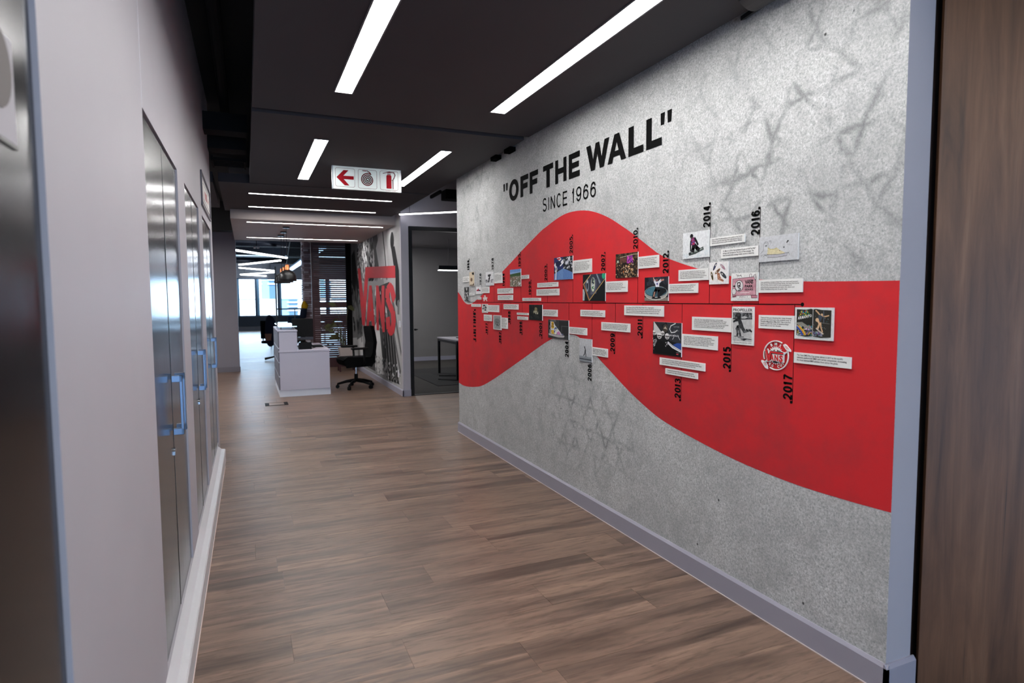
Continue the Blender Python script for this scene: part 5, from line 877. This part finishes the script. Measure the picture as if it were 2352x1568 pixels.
pic((1682, 703.8, 1730.5, 793.9), 'white PROPELLER poster with a running skateboarder', [('r', '#e6e6e4', 0, 0, 1, 1), ('t', '#26282a', 'PROPELLER', .05, .05, .94, .125, .02), ('r', '#c3c4c4', .05, .15, .93, .91), ('r', '#5c5e60', .05, .15, .93, .32), ('s', ['#2c2e30', '#6a6c6e', '#8a8c8e', '#46484a'], 90, .05, .15, .93, .31, .06, 29), ('p', '#b9baba', [(.45, .27), (.6, .24), (.75, .28), (.6, .31), (.45, .31)]), ('l', '#1c1d1f', .03, [(.05, .325), (.5, .325), (.93, .31)]), ('p', '#1f2123', [(.2, .2), (.32, .15), (.44, .2), (.4, .34), (.28, .34)]), ('e', '#3a3c3e', .31, .21, .07, .045), ('l', '#2b2d2f', .07, [(.36, .36), (.2, .36), (.09, .40)]), ('p', '#333537', [(.28, .33), (.44, .34), (.56, .52), (.42, .56), (.33, .46)]), ('l', '#4a4c4e', .15, [(.46, .5), (.30, .55), (.26, .60)]), ('l', '#5c5e60', .09, [(.25, .58), (.29, .72), (.27, .76)]), ('l', '#5c5e60', .08, [(.36, .56), (.40, .72), (.42, .76)]), ('l', '#3c3e40', .13, [(.44, .50), (.60, .64)]), ('l', '#6a6c6e', .08, [(.60, .655), (.78, .61), (.86, .60)]), ('l', '#242628', .06, [(.84, .60), (.92, .64)]), ('l', '#242628', .05, [(.68, .59), (.74, .62)]), ('l', '#1f2123', .018, [(.14, .785), (.38, .78), (.58, .79)]), ('l', '#3a3c3e', .02, [(.30, .81), (.55, .83), (.92, .845)]), ('p', '#2c2e30', [(.42, .86), (.60, .84), (.72, .845), (.6, .885)]), ('s', ['#8a8c8c', '#d8d8d8', '#a5a7a7'], 60, .05, .4, .93, .91, .02, 30), ('t', '#26282a', 'A VANS SKATEBOARDING VIDEO', .05, .935, .93, .955, .015)], .6)
PIC[-1] = (PIC[-1][0], PIC[-1][1], [l for l in PIC[-1][2] if not (l[0] == 's' and l[-1] == 30)][:6]+[('s', ['#b0b2b2', '#d4d4d4', '#a9abab'], 60, .05, .4, .93, .91, .02, 30)]+[l for l in PIC[-1][2] if not (l[0] == 's' and l[-1] == 30)][6:], .6)
pic((1827, 705.4, 1913.2, 783.2), 'print of an open magazine with a skateboarder and the word ARMANTO', [('r', '#dfe1e1', 0, 0, 1, 1), ('p', '#b9bdbd', [(.06, .88), (.46, .92), (.94, .9), (.90, .94), (.5, .96), (.1, .93)]), ('p', '#2a2a26', [(.05, .06), (.3, .07), (.44, .04), (.48, .06), (.48, .9), (.3, .92), (.05, .88)]), ('p', '#34322e', [(.49, .06), (.56, .04), (.7, .07), (.95, .08), (.95, .9), (.7, .93), (.49, .9)]), ('s', ['#2fa0c0', '#d8c040', '#3a8a50', '#c04848', '#1d1d1b', '#3a3834'], 60, .08, .08, .40, .28, .025, 31), ('s', ['#2f8f8a', '#3060a0', '#d0d8d8', '#204a48', '#a060a0', '#c0a040'], 170, .06, .55, .47, .88, .025, 32), ('p', '#8f8f86', [(.05, .48), (.2, .46), (.34, .56), (.46, .66), (.47, .7), (.3, .62), (.05, .54)]), ('l', '#3a50b0', .04, [(.06, .62), (.16, .74), (.22, .86)]), ('l', '#d88a30', .03, [(.10, .58), (.22, .74), (.28, .86)]), ('l', '#e0c040', .02, [(.13, .58), (.25, .74), (.31, .86)]), ('s', ['#c0c8d0', '#8060a0', '#40808a', '#403c3c'], 90, .50, .74, .74, .88, .02, 33), ('s', ['#2c9aa0', '#c8d0d0'], 16, .5, .1, .9, .7, .008, 34),
 ('l', '#d9b088', .03, [(.56, .09), (.62, .16), (.66, .22)]), ('l', '#d9b088', .025, [(.72, .26), (.80, .27), (.89, .24)]), ('e', '#d8b48e', .715, .22, .03, .04), ('p', '#47505e', [(.64, .22), (.74, .26), (.68, .44), (.60, .40)]), ('e', '#e0bc96', .60, .38, .045, .06), ('l', '#e0bc96', .045, [(.62, .40), (.66, .50), (.62, .64)]), ('l', '#d9b088', .03, [(.69, .46), (.70, .60), (.74, .74)]), ('l', '#cfc0b0', .03, [(.58, .64), (.66, .72), (.76, .80)]), ('l', '#8d8d88', .006, [(.70, .46), (.92, .49)]), ('l', '#5c6470', .02, [(.76, .1), (.77, .45)])]
 +[('t', '#f0f0ee', c_, .085+.054*i, .335-.013*i-.045, .085+.054*i+.047, .40-.015*i-.01, .03) for i, c_ in enumerate('ARMANTO')], 1.05)
pic((1133.2, 723.2, 1151.4, 758), 'small grey print of brushes with a white rim, above 1982', [('r', '#d9d9d9', 0, 0, 1, 1), ('r', '#9a9c9c', .09, .04, .91, .95), ('e', '#7d8080', .5, .42, .38, .2), ('e', '#5f6262', .5, .6, .3, .16), ('l', '#d2d4d4', .03, [(.3, .78), (.36, .5)]), ('l', '#2a2a2a', .04, [(.5, .62), (.56, .45)]), ('l', '#c8caca', .03, [(.55, .75), (.7, .52)]), ('l', '#404242', .03, [(.35, .6), (.72, .7)]), ('s', ['#c8caca', '#4a4c4c'], 20, .25, .45, .8, .78, .05, 35)])
pic((1107, 697.8, 1120, 718.4), 'small print of a pair of black and white shoes under the timeline', [('r', '#cfd2cf', 0, 0, 1, 1), ('p', '#15181c', [(.2, .12), (.5, .08), (.85, .4), (.8, .52), (.6, .5), (.3, .38)]), ('p', '#15181c', [(.12, .45), (.35, .45), (.55, .55), (.8, .66), (.75, .78), (.4, .76), (.14, .62)]), ('l', '#e8eaea', .06, [(.35, .3), (.6, .35)]), ('l', '#e8eaea', .06, [(.3, .58), (.5, .64)]), ('l', '#f0f0f0', .05, [(.15, .66), (.45, .8), (.78, .8)])])
GQ = 'picture prints along the timeline'
for (px0, py0, px1, py1), lb_, lay, asp in PIC:
    y0, y1, z0, z1 = board(px0, py0, px1, py1); e = empty('picture_print', (XM-.0035, (y0+y1)/2, z0)); tag(e, lb_, 'picture', GQ)
    w_, h_ = y0-y1, z1-z0; B(-.0058, 0, -w_/2, w_/2, 0, h_).build('board', M_board, e)
    art_mesh(lay, lambda u, v, k: (-.0060-k*.00004, w_/2-min(max(u, 0), 1)*w_, min(max(v, 0), 1)*h_), w_/h_).build('picture', M_art, e)
# round emblem and small scribble logo
cy, cz = PR(1782, 815.8, XM-.006); R0 = (PR(1752.9, 816, XM-.006)[0]-PR(1811.2, 816, XM-.006)[0])/2; RZ = (PR(1782, 781.4, XM-.006)[1]-PR(1782, 850, XM-.006)[1])/2
e = empty('round_emblem', (XM-.0035, cy, cz)); tag(e, 'round white emblem with gear teeth, pedals and the words BMX VANS PRO CUP', 'logo')
sy = RZ/R0
def EM(name, polys, k=0, m_=M_board, th=.004):
    mb = MB()
    for poly in polys: mb.prism(poly, lambda a, b_: (-.0002-k*.001, -a*R0, b_*RZ), lambda a, b_: (-th-k*.001, -a*R0, b_*RZ))
    return mb.build(name, m_, e)
def arc(r0, r1, a0, a1, n=40):
    A = [math.radians(a0+(a1-a0)*i/n) for i in range(n+1)]
    return [[(r1*math.cos(a), r1*math.sin(a)), (r1*math.cos(b_), r1*math.sin(b_)), (r0*math.cos(b_), r0*math.sin(b_)), (r0*math.cos(a), r0*math.sin(a))] for a, b_ in zip(A, A[1:])]
EM('ring', arc(.93, 1.0, 62, 200, 60)+arc(.93, 1., 242, 382, 60))
gear = arc(.40, .52, 22, 158, 30)+arc(.40, .52, 205, 335, 30)
for q in range(24):
    a = 2*math.pi*q/24
    if not (-.5 < math.sin(a) < .38): gear.append([(.50*math.cos(a-.07), .50*math.sin(a-.07)), (.62*math.cos(a), .62*math.sin(a)), (.50*math.cos(a+.07), .50*math.sin(a+.07))])
gear += [[(-.06, .2), (.06, .2), (.06, .42), (-.06, .42)], [(-.34, .18), (-.2, .18), (-.3, .36), (-.4, .3)], [(.34, .2), (.2, .2), (.3, .36), (.4, .3)], [(-.2, -.5), (.2, -.5), (.14, -.36), (-.14, -.36)]]
EM('gear', [p_ for p_ in gear if sum(q[1] for q in p_) > 0]); EM('gear', [p_ for p_ in gear if sum(q[1] for q in p_) <= 0])
EM('crank_arm', [[(.50, .10), (.62, .05), (.95, .32), (.86, .36)], [(-.50, -.32), (-.62, -.26), (-.92, -.52), (-.80, -.58)]])
EM('pedal', [[(.55, .74), (.68, .80), (.80, .76), (1.14, .44), (1.16, .32), (1.0, .34), (.82, .40), (.62, .62)], [(-.60, -.98), (-.74, -.96), (-.84, -.9), (-1.16, -.52), (-1.14, -.42), (-.9, -.46), (-.72, -.62), (-.62, -.8)]])
EM('pedal_slot', [[(.70, .66), (.73, .68), (.90, .49), (.87, .47)], [(.80, .66), (.83, .68), (1.0, .49), (.97, .47)], [(-.98, -.58), (-.95, -.56), (-.78, -.76), (-.81, -.78)], [(-.88, -.56), (-.85, -.54), (-.70, -.72), (-.73, -.74)]], 3.2, M_red, .001)
for body, a_c, rr_, up in (('BMX', 90, .76, 1), ('PRO CUP', -90, .76, -1)):
    nn = len(body)
    for i, c_ in enumerate(body):
        if c_ == ' ': continue
        st_ = 27 if up > 0 else 17.5; a = math.radians(a_c+(-up)*(i-(nn-1)/2)*st_); t_ = a-math.pi/2 if up > 0 else a+math.pi/2
        cx_, cy_ = rr_*math.cos(a), rr_*math.sin(a); mb = MB(); s_w, s_h = (.15, .19) if c_ not in 'M' else (.2, .19)
        def fl_(u, v): x_ = (u-.5)*s_w; y_ = (v-.5)*s_h; X_ = cx_+x_*math.cos(t_)-y_*math.sin(t_); Y_ = cy_+x_*math.sin(t_)+y_*math.cos(t_); return (-.004, -X_*R0, Y_*RZ)
        put_text(mb, c_, fl_, .035); mb.build('emblem_letter', M_board, e)
vans = {'V': [(-.80, .36), (-.62, .36), (-.50, -.04), (-.40, .26), (.66, .22), (.66, .12), (-.28, .14), (-.42, -.42), (-.56, -.42)]}
bk = [[(a*1.0+dx*.035, b_+dy*.045) for a, b_ in vans['V']] for dx, dy in ((-1, -1), (1, 1), (1, -1), (-1, 1), (0, 0))]
EM('nameplate', bk+[[(-.42, -.36), (.70, -.42), (.70, .10), (-.36, .10)]], 4)
EM('nameplate_letter', [vans['V']], 8.5, M_red, .001)
for c_, x0_, x1_, z0_, z1_ in (('A', -.36, -.06, -.36, .06), ('N', -.02, .28, -.36, .06), ('S', .34, .64, -.40, .06)):
    mb = MB(); put_text(mb, c_, lambda u, v: (-.0096, -(x0_+u*(x1_-x0_))*R0, (z0_+v*(z1_-z0_))*RZ), .05); mb.build('nameplate_letter', M_red, e)
y0, y1, z0, z1 = board(1108, 678.6, 1118.8, 691); e2 = empty('scribble_logo', (XM-.0032, (y0+y1)/2, (z0+z1)/2)); tag(e2, 'tiny white scribbled star-like logo on the red band, right of 1976', 'logo')
h2 = (z1-z0)/2; mb = MB(); rn = random.Random(2); mb2 = [('l', '#f0e4e2', .09, [(.3, .1), (.5, .02), (.6, .2), (.4, .3)]), ('l', '#f0e4e2', .10, [(.05, .45), (.95, .42), (.7, .7), (.9, .95)]), ('l', '#f0e4e2', .10, [(.95, .40), (.1, .6), (.25, .95), (.5, .7)]), ('l', '#f0e4e2', .09, [(.5, .3), (.5, .8)]), ('l', '#f0e4e2', .08, [(.3, .4), (.35, .85), (.75, .5)])]
art_mesh(mb2, lambda u, v, k: (-.0003-k*.0002, (y0-y1)*(.5-u), (v-.5)*(z1-z0)), (y0-y1)/(z1-z0)).build('strokes', M_art, e2)

# ================================================================== SKATE MURAL WITH THE RED NAME
vw = bpy.data.objects['wall_far_right']
def VP(px, py): p = W(0, XV, px, py); return p.y, p.z
ya, yb = 14.35, 9.44; za, zb = .102, 2.75
lay = [('r', '#9b9b9b', 0, 0, 1, 1), ('r', '#868686', 0, 0, .30, 1), ('p', '#b9b9b9', [(.62, 0), (1, 0), (1, 1), (.85, 1), (.8, .5)]), ('p', '#c9c9c9', [(0, .80), (.15, .78), (.25, .66), (.30, .80), (.30, 1), (0, 1)]), ('p', '#707070', [(.1, 0), (.25, 0), (.3, .75), (.15, .8), (.1, .4)]),
 ('s', ['#141414', '#e2e2e2', '#4a4a4a', '#c8c8c8'], 260, .20, 0, .60, .34, .016, 41), ('p', '#1a1a1a', [(.05, .1), (.13, .06), (.2, .3), (.18, .55), (.1, .4), (.04, .34)]), ('s', ['#1e1e1e', '#5a5a5a'], 40, .03, .3, .28, .75, .03, 42), ('l', '#2e2e2e', .012, [(.2, .5), (.24, .7), (.27, .8)]),
 ('p', '#606060', [(.55, .02), (.64, 0), (.7, .25), (.62, .35)]), ('p', '#d2d2d2', [(.62, .12), (.70, .02), (.80, .0), (.82, .3), (.7, .34)]), ('l', '#3a3a3a', .012, [(.74, 0), (.78, .2), (.80, .34)]),
 ('p', '#4a4a4a', [(.66, .38), (.84, .36), (.86, .6), (.80, .95), (.66, .9), (.62, .6)]), ('p', '#8f8f8f', [(.30, .40), (.6, .4), (.66, .6), (.5, .8), (.3, .7)]), ('s', ['#303030', '#d0d0d0', '#8a8a8a'], 170, .33, .38, .8, .95, .018, 43), ('p', '#4b4b4b', [(.36, .68), (.5, .62), (.56, .98), (.40, .98)]), ('p', '#dcdcdc', [(.56, .66), (.64, .6), (.72, .97), (.60, .99)]), ('p', '#2e2e2e', [(.72, .62), (.88, .62), (.96, .98), (.80, .99)])] \
 +[('l', '#9a9a9a' if q % 2 else '#1c1c1c', .006, [(.72+q*.02, .62), (.78+q*.02, .99)]) for q in range(8)]+[('l', '#6e6e6e', .03, [(.86, .40), (1, .78)]), ('l', '#6e6e6e', .02, [(.84, .55), (.98, .9)]),
 ('p', '#2a2a2a', [(.88, .16), (.93, .15), (.985, .30), (.99, .48), (.96, .52), (.93, .50), (.935, .34)]), ('e', '#262626', .895, .115, .028, .055), ('p', '#7f7f7f', [(.955, .48), (.985, .47), (.98, .56), (.955, .56)]), ('s', ['#101010', '#e8e8e8', '#6a6a6a'], 160, .58, .86, .98, .98, .006, 44)]
art_mesh(lay, lambda u, v, k: (XV-.0006-k*.0001, ya+(yb-ya)*min(max(u, 0), 1), za+v*(zb-za)), (ya-yb)/(zb-za)).build('skate_mural', M_art, vw)['label'] = 'black-and-white skateboarder photo mural'
RED = mat('mural_red', '#c8262c', .55)
def vpoly(polys):
    mb = MB()
    for poly in polys:
        lp = [[Vector((*VP(*q), 0)) for q in l] for l in (poly if isinstance(poly[0], list) else [poly])]
        mb.add([(XV-.0065, q.x, q.y) for l in lp for q in l], [tuple(t) for t in tessellate_polygon(lp)])
    mb.build('red_letter', RED, vw)['label'] = 'tall red letter painted on the skate mural'
k2 = lambda x, y: (780+x*.14035, 560+y*.14035)
vpoly([[k2(*q) for q in ((300, 400), (340, 400), (395, 880), (430, 380), (915, 355), (920, 555), (470, 560), (415, 1350), (375, 1320))]])
vpoly([[[k2(*q) for q in ((490, 680), (530, 680), (585, 1395), (545, 1380), (530, 1265), (490, 1250), (480, 1350), (445, 1340))], [k2(*q) for q in ((505, 1100), (520, 1100), (512, 950))]]])
vpoly([[k2(*q) for q in ((600, 680), (640, 680), (690, 1010), (695, 680), (740, 680), (745, 1440), (710, 1445), (645, 1020), (648, 1415), (612, 1405))]])
sp_ = [(900, 900), (860, 740), (830, 700), (790, 760), (785, 880), (830, 1010), (880, 1120), (890, 1280), (870, 1410), (835, 1430), (805, 1370), (795, 1215)]
mb = MB(); pts = [Vector((*VP(*k2(*q)), 0)) for q in sp_]
wd2 = [Vector((*VP(*k2(x+25, y)), 0))-Vector((*VP(*k2(x-25, y)), 0)) for x, y in sp_]
for i in range(len(pts)-1):
    a, b_ = pts[i], pts[i+1]; d = (b_-a).normalized(); n_ = Vector((-d.y*.16, d.x*.075, 0)); mb.add([(XV-.0065-i*.00005, q.x, q.y) for q in (a+n_-d*.02, b_+n_+d*.02, b_-n_+d*.02, a-n_-d*.02)], [(0, 1, 2, 3)])
mb.build('red_letter', RED, vw)['label'] = 'tall red letter painted on the skate mural'

recessed(2.7, 3.0, 12.4, 13.6, 2.75, 'added unseen ceiling panel brightening the office behind the glass', None, M_led, .01)  # added lamp, kept out of view, to lift the office interior

recessed(-2.4, -2.2, 8.6, 12.6, 3.385, 'added unseen ceiling light beyond the steel cupboards, brightening the far pillar', None, M_led, .01)  # added lamp behind the cupboard wall, brightens the far pillar and reception

recessed(.556, .659, -2.9, .3, HC, 'added unseen fill light in the ceiling behind the camera, left row', G1)  # added out of view so the lower walls receive more light
recessed(1.612, 1.717, -2.9, .3, HC, 'added unseen fill light in the ceiling behind the camera, right row', G1)  # second added lamp, same fill for the lower walls
